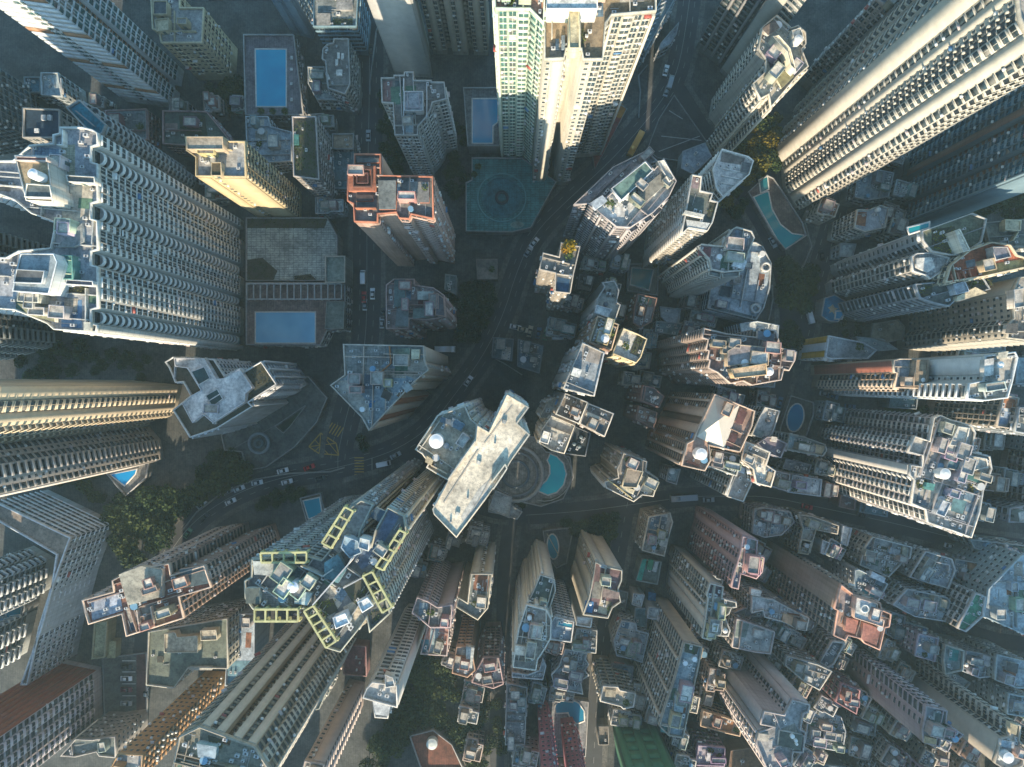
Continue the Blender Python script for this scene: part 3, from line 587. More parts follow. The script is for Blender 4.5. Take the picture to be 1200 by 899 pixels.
B('tower with a red striped flank and brown roof house right of the yellow striped block', 60, '1045,423 1052,421 1087,421 1085,456 1046,455 1050,438 1046,437', (.42,.33,.25), pats={6:'rvr',4:'vyv',3:'yk',5:'.'}, deck=(.33,.37,.42), acc=(.36,.13,.09), H=[('b','1073,422 1087,422 1085,453 1070,453',3,(.36,.27,.2),(.30,.24,.18)),('t',1082,446,3,3),('m','1055,424 1068,424 1066,452 1056,452',(.45,.48,.52))], dens=.6)
low('grey wedge roofed block with yellow and white striped end wall', 24, '970,394 1010,402 1026,411 1016,421 972,421 966,419', (.60,.58,.52), pats={5:'rPrPrP',4:'l'}, acc=(.60,.36,.04), deck=(.20,.23,.26), trim=(.55,.6,.65), dens=.2, fh=4)
low('bright blue play canopy with a tan star in the middle', 7, '966,350 978,346 990,353 991,366 982,378 970,377 962,371', (.3,.3,.3), '', deck=(.01,.13,.24), name='play_canopy', cat='canopy', H=[('m','973,360 976,357 978,361 982,362 978,365 978,369 975,366 971,368 973,364 970,361',(.42,.34,.22)),('w','980,366 989,366 986,374 979,374',(.03,.25,.42))], dens=0, par=.4)
B('stepped lilac grey tower with many notches and cluttered pale roof right of the oval pool', 64, '1092,490 1100,487 1111,492 1120,494 1138,500 1141,508 1136,530 1158,535 1160,550 1150,575 1146,600 1136,630 1115,622 1085,612 1083,597 1066,590 1070,563 1064,557 1065,545 1078,547 1080,534 1062,530 1070,511 1087,517', (.38,.36,.36), 'vyv', pats={15:'vyvyv',17:'PPk',19:'v',20:'v',21:'vyv',23:'vyv',13:'wyw',14:'L',16:'y'}, deck=(.46,.44,.41), trim=(.58,.55,.50), H=[('m','1093,493 1107,493 1102,517 1090,517',(.24,.25,.28),2),('b','1122,500 1136,502 1130,525 1112,522',3,(.62,.6,.55)),('t',1108,556,6.5,4,(.7,.7,.66)),('b','1130,553 1153,560 1150,568 1128,560',1.2,(.6,.6,.56),(.05,.16,.16)),('b','1117,584 1133,588 1128,603 1114,599',1.5,(.62,.62,.6),(.10,.20,.22)),('b','1112,538 1126,541 1122,552 1108,549',2.5,(.5,.46,.4),(.1,.2,.24)),('b','1135,534 1156,538 1157,548 1140,552',2.5,(.66,.62,.55),(.55,.52,.46)),('g','1073,563 1086,563 1084,574 1074,572',(.2,.2,.04)),('g','1134,568 1141,568 1140,578 1134,577',(.2,.2,.04)),('b','1086,566 1096,568 1094,576 1085,574',2,(.1,.3,.28)),('b','1104,586 1114,590 1106,606 1096,602',3,(.45,.48,.52)),('m','1090,530 1106,534 1100,556 1086,552',(.22,.25,.3),2)], dens=1.6)
low('small roof with orange and blue patches right of the dense tree clump', 42, '1174,463 1192,467 1184,503 1166,500', (.36,.32,.27), 'vwv', deck=(.42,.44,.46), H=[('m','1176,466 1190,469 1188,480 1174,478',(.38,.18,.1)),('m','1172,482 1184,484 1180,498 1170,497',(.3,.4,.55))], dens=.4)
low('grey windowed block cut by the right edge beside the orange patched roof', 45, '1192,478 1216,478 1216,512 1187,506', (.30,.33,.35), 'vbv')
B('tower with dark pink ribbed front at the right edge behind the lilac tower', 40, '1175,526 1164,580 1196,590 1206,530', (.40,.34,.33), pats={0:'vyvrvyv'}, base=True, acc=(.25,.16,.16), trim=(.46,.42,.42))
low('white roofed block below the pink ribbed front at the right edge', 20, '1182,596 1214,590 1210,612 1180,612', (.36,.36,.38), 'vb', deck=(.42,.42,.44))
# upper middle
B('tower under repair with white roof ring and pink netted walls right of top centre', 64, '690,240 707,236 722,222 744,198 756,190 766,200 777,187 792,214 783,232 765,250 738,268 722,267', (.30,.27,.27), 'vwv', pats={11:'vwfvwf',10:'vf',8:'kyk',9:'kyk'}, deck=(.55,.55,.54), trim=(.40,.37,.37), H=[('b','716,222 756,190 765,201 728,236',2.4,(.66,.68,.70),(.14,.24,.22)),('b','747,226 776,202 784,213 756,238',1.6,(.68,.66,.6),(.26,.25,.22)),('m','712,250 735,236 748,244 726,264',(.60,.60,.60)),('b','770,190 778,188 790,210 784,214',2.5,(.7,.66,.6)),('b','692,238 706,229 712,236 698,246',2,(.45,.52,.6)),('t',754,208,2,1.5,(.05,.2,.4))], vols=[(56,'672,241 718,197 757,178 770,190 744,198 722,222 707,236 690,240','vw',(.30,.28,.30))], dens=.7)
low('white stepped terrace tower among trees right of the tower under repair', 48, '834,200 845,176 876,185 882,190 877,206 846,232 838,222', (.62,.61,.57), 'lb', deck=(.55,.55,.52), H=[('m','846,178 873,186 870,194 844,190',(.22,.2,.19)),('b','870,190 881,192 876,204 868,202',1,(.6,.6,.58),(.12,.14,.16)),('l','848,198 868,202',.8),('l','846,206 866,210',.8),('l','845,214 860,217',.8)], dens=.3, name='apartment_tower', cat='tower')
B('tower with grey felted roof and planted terrace left of the white stepped terrace', 68, '810,206 822,208 820,225 835,228 832,236 841,238 834,262 828,272 806,268 798,276 800,262 803,248 807,224', (.40,.38,.34), 'vbv', deck=(.16,.17,.16), pats={12:'vbv',10:'l',9:'L'}, H=[('m','807,227 830,232 824,250 803,246',(.14,.16,.14)),('b','803,247 826,252 824,256 801,251',2,(.68,.66,.6)),('g','832,238 840,240 834,258 828,256'),('m','811,208 820,209 818,222 810,221',(.2,.16,.18)),('b','804,258 832,262 826,272 806,268',1,(.6,.6,.58))], dens=.4, trim=(.52,.5,.46))
B('ribbed pale tower with plum coloured roof patch left of the curved podium', 62, '816,290 821,287 848,290 850,281 857,270 862,267 880,272 883,280 876,297 870,318 848,320 833,317 830,305', (.40,.39,.35), 'fvfvf', pats={12:'fvfvfvf',11:'yf',10:'kyk',9:'kyk'}, deck=(.32,.31,.32), H=[('m','818,289 834,290 832,302 818,300',(.22,.09,.10)),('m','862,270 878,274 874,292 860,288',(.26,.31,.38)),('b','862,303 876,306 872,316 858,312',2,(.55,.58,.62)),('b','850,284 856,284 856,294 849,294',2,(.5,.48,.42))], dens=1.0, trim=(.54,.52,.46))
low('wide grey blue podium building with curved end and a square light well', 18, '839,300 828,362 885,376 894,362 901,338 903,310 893,290 885,285 868,284', (.34,.37,.40), 'l', deck=(.30,.36,.42), H=[('b','846,335 857,337 855,349 843,346',1.2,(.5,.54,.56),(.03,.06,.09)),('c',898,313,6,1.5,(.5,.5,.48),2.5),('c',886,362,6,1.5,(.5,.5,.48),2.5),('l','877,312 868,360',1,(.6,.62,.62)),('m','834,358 886,372 884,376 832,364',(.12,.16,.18))], dens=.5, parc=(.45,.47,.47))
low('L shaped building with pale terrace and open frame right of the purple terraced roof', 22, '866,380 886,377 912,382 910,402 888,397 868,392', (.36,.40,.42), 'l', deck=(.42,.45,.46), H=[('b','888,386 898,388 896,397 886,395',1,(.5,.5,.5),(.15,.18,.2)),('l','905,381 903,400',1.5,(.6,.6,.6))], dens=.5)
terrace('small deck with a dark teal square pool between two leaning towers', 5, '735,310 772,310 770,347 735,342', (.18,.18,.17), H=[('w','741,315 765,317 760,340 739,334',(.01,.17,.19)),('T',768,312,3)])
B('small twin tower with a navy roof patch and an autumn coloured tree on top', 56, '636,297 655,302 657,285 680,290 672,322 668,345 650,343 651,321 632,317', (.34,.31,.27), '.', pats={8:'bb',6:'bb',5:'b',7:'v'}, deck=(.22,.22,.21), H=[('T',668,289,8,(.36,.22,.02)),('T',662,293,5,(.32,.2,.02)),('m','653,325 668,328 666,343 652,341',(.03,.09,.18)),('t',660,307,1.4,1.5),('t',669,314,1.2,1.5),('t',657,318,1.2,1.5),('l','651,321 672,324',1,(.5,.48,.44))], dens=.4)
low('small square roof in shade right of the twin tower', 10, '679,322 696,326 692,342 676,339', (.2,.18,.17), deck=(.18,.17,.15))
B('slim grey tower with round cooling fans and white penthouse near the centre', 52, '705,332 720,330 725,342 722,355 727,358 720,377 696,370 700,350 708,337', (.36,.36,.34), '.', pats={6:'Pb',5:'b'}, deck=(.36,.35,.32), H=[('b','699,358 716,363 713,373 697,367',3,(.6,.62,.64),(.66,.68,.68)),('t',709,342,1.8,1,(.05,.05,.05)),('t',715,341,1.8,1,(.05,.05,.05)),('t',719,347,1.8,1,(.05,.05,.05)),('t',713,347,1.8,1,(.05,.05,.05)),('t',710,357,3,.8,(.08,.1,.12))], dens=.2)
B('tower with rusty cluttered roof and a round white tank right of the blue grey roof', 60, '700,371 725,381 716,411 690,402', (.38,.27,.18), 'b', deck=(.34,.28,.20), H=[('t',709,397,5,3,(.78,.77,.74)),('t',714,386,1.8,1.5,(.75,.75,.72)),('t',713,391,1.6,1.2,(.7,.7,.68)),('l','690,402 715,412',2,(.34,.18,.11))], dens=1.6)
B('tower with a blue grey roof and small white hut just right of the road bend', 66, '682,402 708,414 696,465 660,456', (.34,.32,.29), 'b', pats={3:'bPb'}, deck=(.30,.34,.38), H=[('b','672,431 682,434 679,443 669,440',2,(.68,.68,.66)),('l','708,414 696,464',1.2,(.6,.6,.6)),('m','684,404 706,414 703,428 680,422',(.36,.33,.31))], dens=.4)
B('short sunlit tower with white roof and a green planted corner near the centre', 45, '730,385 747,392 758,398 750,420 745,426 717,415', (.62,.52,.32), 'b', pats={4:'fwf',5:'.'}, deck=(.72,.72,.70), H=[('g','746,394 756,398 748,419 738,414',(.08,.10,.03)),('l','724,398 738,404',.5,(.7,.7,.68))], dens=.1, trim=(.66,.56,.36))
low('block with brown and blue roof and red brick flank right of the fan topped tower', 24, '747,345 770,350 763,378 750,385 741,379 743,360', (.22,.12,.09), 'b', deck=(.22,.22,.24), H=[('m','748,347 768,351 766,361 746,358',(.26,.22,.2))], dens=1)
low('low blue grey roof next to the purple terraced tower', 10, '773,360 797,363 795,380 783,382 774,372', (.24,.26,.28), deck=(.30,.34,.38), dens=.4)
low('low dark roof with teal equipment below the low blue grey roof', 12, '768,377 799,380 794,394 767,390', (.2,.24,.26), deck=(.12,.18,.2), dens=1.3)
B('large terraced tower with purple brown roof edged in white right of centre', 72, '824,385 851,392 887,396 889,385 908,388 912,402 912,408 932,413 930,423 923,435 917,433 914,446 880,452 870,447 855,450 840,437 829,432 831,423 828,422 830,412 826,411 829,399 822,397', (.34,.26,.22), 'vyv', pats={22:'vyv',15:'vv',16:'vv',17:'vyv',19:'vv',21:'v',14:'v',13:'v'}, deck=(.24,.18,.17), trim=(.50,.40,.34), H=[('b','852,412 864,404 900,408 898,424 852,430',3,(.44,.34,.24),(.34,.3,.3)),('t',873,426,5,3,(.72,.7,.66)),('t',902,436,5,3,(.72,.7,.66)),('m','842,410 850,408 852,420 842,424',(.14,.2,.24)),('m','830,400 846,396 852,408 840,432 832,430',(.24,.15,.13)),('b','856,433 898,426 898,440 860,444',4,(.6,.42,.24),(.5,.38,.26)),('g','856,398 868,400 864,408 856,406',(.2,.12,.03)),('b','888,388 908,392 906,402 888,398',1.5,(.45,.36,.32),(.14,.14,.16))], dens=1.3, near=8.6)
B('pink tower with a cream pyramid roof and a round white tank right of centre', 60, '836,462 867,475 884,482 880,500 866,530 830,522 832,540 825,552 798,546 804,520 812,516 815,508', (.44,.30,.21), 'vPv', pats={11:'vfvPrPvfv',9:'v',8:'vf',0:'.'}, deck=(.40,.27,.22), trim=(.58,.44,.34), H=[('p','836,463 866,475 848,528 816,512',842,493,4.2,(.60,.53,.43)),('t',822,533,7,4,(.78,.76,.72)),('b','867,480 876,484 870,498 861,496',.8,(.46,.3,.24),(.12,.05,.05)),('b','857,508 866,510 858,526 850,522',.8,(.46,.3,.24),(.12,.05,.05)),('b','806,540 820,545 820,548 805,543',1,(.5,.3,.24),(.06,.02,.02))], dens=.4, near=8.6)
low('dark low wing with a pink rimmed roof left of the pyramid roof tower', 32, '753,452 766,455 778,465 772,478 750,470', (.20,.12,.11), 'v', deck=(.12,.12,.13), H=[('t',768,467,2,2),('l','757,454 754,470',1,(.45,.3,.28))])
low('second dark wing with a brown roof below the pink rimmed one', 30, '748,476 770,484 765,502 745,492', (.22,.14,.12), 'v', deck=(.24,.18,.15))
B('grey and olive roofed wing full of equipment below the pyramid tower', 54, '832,526 868,534 862,558 828,546', (.30,.29,.26), 'w', deck=(.20,.20,.17), dens=2.2)
B('pale pinkish roofed tower with windowed wall below the equipment roof', 48, '862,552 872,542 884,552 880,566 870,588 851,582', (.34,.33,.30), pats={5:'vwv',4:'w'}, deck=(.50,.45,.42), H=[('b','864,546 874,549 872,556 863,553',1.5,(.45,.55,.7)),('l','860,556 851,581',1.5)], dens=.6)
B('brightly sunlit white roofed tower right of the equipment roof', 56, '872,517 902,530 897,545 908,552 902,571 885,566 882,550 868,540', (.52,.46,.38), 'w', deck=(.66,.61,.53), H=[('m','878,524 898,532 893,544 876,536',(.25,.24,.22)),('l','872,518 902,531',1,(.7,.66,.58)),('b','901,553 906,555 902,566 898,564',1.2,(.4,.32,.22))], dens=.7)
low('white terrace building with a dark vent amid its roof above the purple roof', 28, '895,477 913,482 905,506 899,517 880,510 888,490', (.4,.4,.38), 'w', deck=(.52,.50,.46), H=[('t',901,494,3,1,(.2,.18,.17)),('m','884,502 896,506 892,514 882,510',(.35,.42,.42))], dens=.4)
low('dark purple roofed block with a white box between two sunlit roofs', 30, '898,512 905,512 921,520 914,537 900,532 886,520', (.24,.22,.24), deck=(.13,.12,.16), H=[('b','904,512 911,513 910,519 904,518',1.5,(.7,.66,.6))], dens=.3)
low('teal and brown roofed strip building left of the lilac tower', 20, '924,509 940,512 966,521 968,528 963,535 921,527', (.30,.30,.27), 'w', deck=(.30,.33,.32), H=[('m','925,511 940,514 936,527 923,525',(.30,.40,.44)),('b','956,521 967,524 963,533 955,531',1.5,(.45,.36,.24))], dens=1.2)
low('ribbed grey low block west of the street below the sunlit white roof', 20, '903,551 925,556 922,576 903,570', (.32,.28,.27), 'v', deck=(.28,.25,.25), dens=1)
low('two pale blue roofs side by side above the main street', 18, '928,557 962,562 960,582 922,577', (.34,.36,.38), 'w', deck=(.46,.50,.56), H=[('m','940,561 952,563 949,579 937,577',(.55,.56,.58))], dens=.6)
low('dim grey roofs behind the two pale blue roofs', 12, '920,538 950,545 946,556 916,549', (.24,.24,.26), deck=(.20,.21,.23), dens=1)
# centre
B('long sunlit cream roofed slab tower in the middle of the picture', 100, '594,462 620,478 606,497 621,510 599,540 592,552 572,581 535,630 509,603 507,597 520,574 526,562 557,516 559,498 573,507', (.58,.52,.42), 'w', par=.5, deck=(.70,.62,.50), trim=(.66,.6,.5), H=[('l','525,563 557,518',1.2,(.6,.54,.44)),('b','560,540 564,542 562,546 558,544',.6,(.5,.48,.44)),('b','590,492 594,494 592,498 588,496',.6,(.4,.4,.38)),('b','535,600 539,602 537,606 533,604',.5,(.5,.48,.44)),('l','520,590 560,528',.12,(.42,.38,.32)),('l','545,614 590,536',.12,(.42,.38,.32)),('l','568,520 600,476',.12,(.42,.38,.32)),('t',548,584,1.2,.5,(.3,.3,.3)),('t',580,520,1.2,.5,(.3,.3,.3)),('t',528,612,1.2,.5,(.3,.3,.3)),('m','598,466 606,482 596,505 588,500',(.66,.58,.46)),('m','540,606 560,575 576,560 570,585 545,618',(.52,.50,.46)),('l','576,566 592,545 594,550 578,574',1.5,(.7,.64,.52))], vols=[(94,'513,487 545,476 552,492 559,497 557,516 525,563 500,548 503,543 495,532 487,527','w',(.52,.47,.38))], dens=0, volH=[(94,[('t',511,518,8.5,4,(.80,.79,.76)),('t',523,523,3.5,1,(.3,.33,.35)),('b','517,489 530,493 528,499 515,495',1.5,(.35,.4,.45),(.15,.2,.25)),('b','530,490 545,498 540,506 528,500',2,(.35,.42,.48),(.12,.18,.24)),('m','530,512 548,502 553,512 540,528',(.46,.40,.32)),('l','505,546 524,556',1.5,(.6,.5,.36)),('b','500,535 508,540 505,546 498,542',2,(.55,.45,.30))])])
low('small light grey roofed hut below the long cream slab', 10, '581,575 600,583 597,607 572,597', (.3,.3,.3), deck=(.32,.34,.34), dens=.3)
low('tiny pale roof with stepped rim at the lower right of the cream slab', 8, '573,585 592,588 612,600 606,609 588,603 572,600', (.3,.3,.3), deck=(.28,.3,.31), dens=0)
low('tan roof house tower with terracotta wall under the cream slab', 40, '640,474 650,466 660,472 654,492 632,490', (.3,.26,.2), deck=(.3,.28,.25), dens=.6)
B('square brown roofed tower with grey tiles and white rails right of the cream slab', 56, '662,461 689,472 678,497 651,486', (.32,.26,.21), 'v', deck=(.30,.26,.22), H=[('l','664,476 675,490',.6,(.6,.58,.52))], dens=1.3, dk=1, parc=(.55,.52,.46))
B('tower with brown deck and rounded white skylight right of the square brown roof', 56, '689,473 719,485 708,512 679,497', (.32,.26,.22), 'v', deck=(.26,.24,.22), H=[('b','688,483 703,489 702,492 687,487',1.5,(.7,.66,.56)),('m','699,497 707,499 704,506 697,504',(.08,.18,.26))], dens=.8, parc=(.55,.5,.44))
B('pale concrete roofed tower with a white hut beside the crescent pool', 46, '646,487 674,499 661,532 646,528 632,520 634,505', (.44,.40,.33), 'f', pats={3:'wfw',4:'wf',5:'w'}, deck=(.46,.45,.42), H=[('b','637,505 646,508 642,521 632,518',2.5,(.72,.71,.68)),('t',656,518,2.5,.6,(.4,.45,.5))], dens=.5)
low('black roofed block with four round fans right of the crescent pool', 30, '674,500 692,508 686,535 661,532', (.14,.15,.16), deck=(.03,.04,.05), H=[('t',681,513,2.2,1.2,(.15,.2,.22)),('t',673,521,2.2,1.2,(.15,.2,.22)),('t',679,524,2.2,1.2,(.15,.2,.22))], dens=.6)
B('stepped tower with gold edged lower terrace right of the crescent pool', 44, '730,531 758,541 756,552 771,562 765,582 752,580 742,588 710,572 708,565 724,560 723,550', (.36,.32,.27), 'v', pats={10:'fvvf',8:'fv',9:'.',7:'y'}, deck=(.30,.28,.26), trim=(.48,.44,.38), H=[('b','735,549 754,553 746,572 729,571',2.5,(.55,.48,.34),(.32,.27,.22)),('m','752,558 769,563 763,580 747,577',(.62,.58,.5)),('l','712,563 722,570 741,585',1.5,(.62,.5,.24)),('b','727,569 744,575 742,580 726,574',1.2,(.7,.64,.48))], dens=.8)
low('small lit post building with white tank south of the pink tower wing', 14, '783,548 797,550 792,568 780,564', (.3,.3,.3), deck=(.25,.3,.32), H=[('t',788,553,3.5,2.5,(.55,.58,.58))], dens=.4)
# left centre
B('blue grey roofed tower with a bright blue mat and terracotta striped wall', 76, '403,404 497,406 498,424 503,434 487,447 433,505 425,490 388,452 405,440', (.42,.33,.27), pats={3:'.f.',4:'PrPrdP',1:'P',2:'b'}, deck=(.26,.33,.37), acc=(.30,.11,.06), trim=(.46,.40,.34), H=[('m','394,447 408,446 432,472 434,500 428,490 390,453',(.44,.42,.38)),('m','478,424 499,419 501,433 486,445 474,440',(.42,.38,.33)),('b','470,452 478,448 484,456 476,461',1.2,(.5,.5,.48),(.3,.34,.36)),('m','421,424 499,418 487,447 455,470 430,470 408,446',(.25,.33,.39)),('m','428,464 440,470 432,484 420,476',(.01,.20,.46)),('m','404,406 453,406 453,424 438,438 406,440',(.36,.37,.36),1),('b','461,410 480,408 480,423 461,423',2,(.40,.44,.40),(.16,.22,.18)),('b','482,410 492,410 491,421 482,422',1.8,(.62,.5,.3),(.6,.56,.42)),('b','450,456 460,462 456,470 446,466',1.5,(.5,.5,.48),(.05,.05,.05)),('b','434,433 438,433 438,437 434,437',1,WHITE),('b','439,433 443,433 443,437 439,437',1,WHITE),('l','456,406 458,426 438,444',1.2,(.40,.17,.07))], dens=.9)
low('sprawling pink house block with many small roof rooms below the terracotta tower', 48, '453,335 462,328 486,328 486,335 508,338 521,347 523,372 500,376 480,374 479,386 453,386', (.34,.24,.22), 'vw', deck=(.22,.18,.18), H=[('b','462,328 475,328 475,360 462,360',2,(.36,.27,.26),(.10,.16,.17)),('b','489,342 508,342 508,352 489,352',2,(.4,.3,.3),(.32,.38,.38)),('b','465,361 478,361 478,383 463,383',2,(.5,.56,.6),(.14,.18,.2)),('b','484,362 508,360 508,372 484,374',2,(.4,.3,.28),(.14,.2,.2)),('m','490,352 510,352 510,358 490,358',(.20,.04,.05)),('b','512,344 520,350 522,372 510,370',3,(.42,.28,.24),(.1,.1,.12))], dens=1.2)
B('terracotta and pink tower with concentric square roof frame left of centre', 76, '416,182 447,182 447,207 508,208 508,258 482,252 480,258 468,257 465,250 443,252 443,262 416,261 415,240 408,237 408,195 416,194', (.46,.32,.26), 'P', pats={8:'.',9:'PPPf',10:'',6:'l',5:'.',4:'lvP',3:'vwvwv',7:'l',2:'.',0:''}, deck=(.16,.17,.17), trim=(.50,.36,.30), parc=(.46,.18,.11), H=[('b','408,195 440,195 440,224 408,224',2,(.45,.17,.10),(.40,.15,.09)),('l','414,199 435,199 435,219 414,219 414,200',3.2,(.16,.07,.05)),('l','418,203 431,203 431,215 418,215 418,204',3.2,(.14,.06,.05)),('b','443,212 464,212 464,246 444,246',1.5,(.44,.17,.10),(.18,.2,.2)),('b','478,213 503,214 503,238 478,238',.8,(.44,.18,.11),(.20,.20,.20)),('b','417,229 437,229 437,236 417,236',1,(.42,.16,.09),(.08,.06,.06)),('l','416,244 440,244',2,(.45,.18,.1)),('b','418,186 444,186 444,191 418,191',1.2,(.44,.17,.10),(.1,.1,.1))], dens=.5)
terrace('garden court with diagonal paving, hedges and shrubs right of the large white slab', 8, '289,256 384,256 396,278 396,330 289,330', (.40,.47,.47), dk=2, H=[('g','290,257 384,257 380,268 290,268',(.05,.07,.02)),('g','290,305 308,303 325,318 320,330 290,330',(.03,.05,.02)),('g','345,324 364,322 372,330 345,331',(.03,.05,.02))], parc=(.3,.3,.3))
pg = []
terrace('pinkish pool terrace with a pale blue pool right of the large white slab', 10, '289,332 382,332 405,334 405,386 384,388 376,405 289,405', (.27,.20,.19), H=[('w','300,367 369,367 369,402 300,402',(.20,.48,.66)),('f','289,333 400,333 400,351 289,351',2.2,(.36,.38,.38),14),('b','383,354 404,354 403,386 381,386',3,(.24,.26,.25),(.16,.2,.19)),('m','334,376 338,380 334,386 330,380',(.03,.15,.3))])
low('small flat grey roof with pale rim above the pergola end', 13, '382,301 405,301 405,332 382,332', (.25,.27,.26), '', deck=(.14,.18,.17), dens=0, parc=(.45,.43,.38))
B('huge white slab tower with rounded balconies and complex roof filling the left side', 98, '73,151 99,151 111,154 117,158 117,172 109,174 109,192 117,194 117,238 109,240 109,258 117,260 117,294 109,296 109,312 117,314 117,362 109,364 109,380 117,382 115,390 66,387 58,380 20,364 -60,358 -60,302 10,303 25,295 62,292 68,262 40,252 20,236 5,230 -60,215 -60,190 18,190 38,172 65,170 65,160 73,158', (.50,.50,.47), 'w', pats={3:'yw',5:'a',7:'yywwyy',9:'a',11:'ywwy',13:'a',15:'wyywwy',17:'a',19:'P'}, deck=(.34,.36,.40), trim=(.62,.62,.58), glass=(.018,.024,.026), near=8.0,
  H=[('b','18,183 57,184 63,238 32,236',7,(.66,.65,.60),(.42,.34,.22)),('t',38,204,6,11,(.74,.75,.76)),('b','20,184 56,185 56,190 20,189',8,(.6,.5,.46),(.40,.18,.16)),('b','32,216 60,218 62,233 30,232',8.5,(.68,.66,.6),(.12,.15,.16)),('b','25,298 64,298 68,308 58,345 16,342',7,(.62,.66,.68),(.30,.36,.40)),('b','20,316 54,318 50,333 17,332',8,(.5,.53,.55),(.10,.11,.12)),('b','68,300 86,300 86,328 68,328',3,(.10,.26,.24),(.08,.24,.22)),('m','38,172 74,176 74,190 40,188',(.24,.36,.50),1),('m','72,170 88,170 88,206 72,206',(.36,.36,.28),1),('b','78,206 112,208 112,216 80,214',2.5,(.70,.69,.64),(.15,.17,.18)),('m','80,217 110,217 108,258 72,262 74,225',(.50,.47,.41)),('b','66,290 96,262 98,284 86,290',1,(.62,.6,.54),(.3,.32,.33)),('b','78,328 110,330 110,336 78,334',2.5,(.68,.68,.66),(.12,.13,.18)),('g','82,337 104,337 104,344 82,343',(.14,.13,.06)),('m','72,355 96,352 96,385 72,384',(.12,.24,.42)),('l','100,338 100,376',1.3,(.6,.6,.56)),('b','98,378 106,378 106,388 98,388',2,(.6,.58,.5)),('b','20,356 62,362 64,378 34,370',2,(.68,.64,.54),(.34,.34,.22)),('l','73,152 73,170 66,170',2,(.7,.68,.62))], dens=1.6)
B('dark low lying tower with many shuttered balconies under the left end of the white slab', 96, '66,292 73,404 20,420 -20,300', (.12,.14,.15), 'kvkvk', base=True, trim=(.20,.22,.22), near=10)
B('white roofed angular tower with two roof shafts below the large white slab', 40, '204,419 252,422 264,441 282,432 288,436 307,424 325,451 292,472 297,477 256,502 224,513 204,481 214,473 225,464 216,448 207,449 200,432 195,425', (.50,.52,.55), 'vb', pats={6:'fvyv',7:'fwf',8:'.',9:'fvfvf',10:'vf',5:'vf',4:'v',3:'v',2:'vf'}, deck=(.10,.09,.07), trim=(.62,.64,.66), parc=(.7,.7,.68), H=[('b','204,420 240,421 254,445 262,444 281,433 296,455 288,462 287,472 250,496 238,486 226,496 214,474 225,464 236,458 220,432 206,430',2.6,(.68,.68,.70),(.66,.66,.68)),('b','224,436 240,430 247,444 233,452',2.9,(.6,.62,.64),(.02,.07,.09)),('b','241,464 255,456 262,468 249,478',2.9,(.6,.62,.64),(.02,.07,.08)),('l','245,470 258,462',3.1,(.7,.7,.7)),('g','290,436 306,427 320,448 294,466',(.05,.05,.02)),('g','258,498 294,478 296,474 288,476 254,494',(.09,.10,.03))], dens=.2, fh=3)
terrace('raised forecourt with curved drive and round fountain below the angular tower', 3, '344,440 362,442 384,467 372,495 346,524 312,548 290,552 284,530 264,528 260,510 300,478', (.12,.13,.13), H=[('c',303,520,13,1.0,(.22,.26,.28),3),('c',303,520,6,1.2,(.10,.14,.15),3),('l','358,476 340,500 332,508 322,500 357,476',.9,(.30,.31,.30)),('m','356,479 340,500 332,506 326,500',(.03,.05,.03)),('l','275,525 330,495 322,501',.8,(.2,.2,.2))], dk=0)
B('upper of the two long towers at the left edge with sunlit ribbed flank', 100, '214,452 207,483 172,497 138,470 160,446', (.42,.37,.29), pats={0:'PyPyPvP',1:'kyvyk'}, base=True, trim=(.56,.46,.32), near=10)
B('lower of the two long towers at the left edge with brown and white windows', 100, '175,500 188,515 193,538 150,549 128,505', (.40,.37,.34), pats={0:'vbvvbv',1:'vbkbv',2:'PP'}, base=True, trim=(.50,.46,.42), near=10)
terrace('small deck with a triangular bright blue pool below the left edge towers', 4, '118,546 176,542 172,560 148,582', (.26,.26,.26), H=[('w','130,557 160,551 158,556 146,569',(.01,.25,.55))])
low('white walled block with long brown roof ridge at the lower left edge', 28, '-4,588 84,630 62,690 48,735 34,802 26,802 50,735 62,690 68,650 -4,608', (.50,.53,.56), 'bw', pats={1:'bwbw',2:'bwbb',3:'bwbb',0:'ll'}, deck=(.22,.18,.15), dens=0, name='apartment_tower', cat='tower', near=8)
B('courtyard tower with green tinted balconies inside the lower left block', 60, '40,640 66,655 60,690 30,705 10,660', (.34,.36,.36), 'kvkv', base=True, trim=(.55,.58,.6))
B('lower courtyard tower with white rails inside the lower left block', 60, '44,715 32,765 -5,770 5,720', (.34,.36,.36), 'kvkv', base=True, trim=(.55,.58,.6))
low('low hall with small teal pool inside the lower left courtyard', 8, '-4,700 30,690 30,715 22,728 -4,722', (.2,.2,.2), '', deck=(.12,.14,.15), H=[('w','6,702 26,700 24,722 8,724',(.01,.2,.26))], dens=0)
B('salmon tower with white rimmed roof decks and terracotta terraces at the lower left', 64, '98,703 135,693 133,680 155,668 200,660 202,674 241,662 249,688 211,699 217,724 150,745 145,719 106,731', (.40,.28,.22), 'vyv', pats={2:'vyvy',3:'vyvy',4:'vyvyv',6:'vyvyv',7:'vyvv',5:'v',8:'vyv',9:'v',10:'v'}, deck=(.28,.12,.09), trim=(.52,.42,.36), parc=(.60,.47,.38), H=[('b','139,674 165,664 190,668 190,700 150,710 144,690',2,(.52,.47,.40),(.40,.38,.32)),('m','106,703 140,694 144,716 108,728',(.34,.38,.46)),('b','210,668 240,664 246,684 214,690',1,(.56,.46,.4),(.08,.12,.14)),('l','160,716 163,738',1.5,(.6,.5,.42)),('l','176,712 180,735',1.5,(.6,.5,.42)),('m','150,718 160,716 163,738 152,740',(.04,.08,.13)),('m','180,714 190,712 194,730 182,733',(.5,.3,.18)),('m','112,707 122,704 124,712 114,714',(.04,.12,.3))], dens=.9)
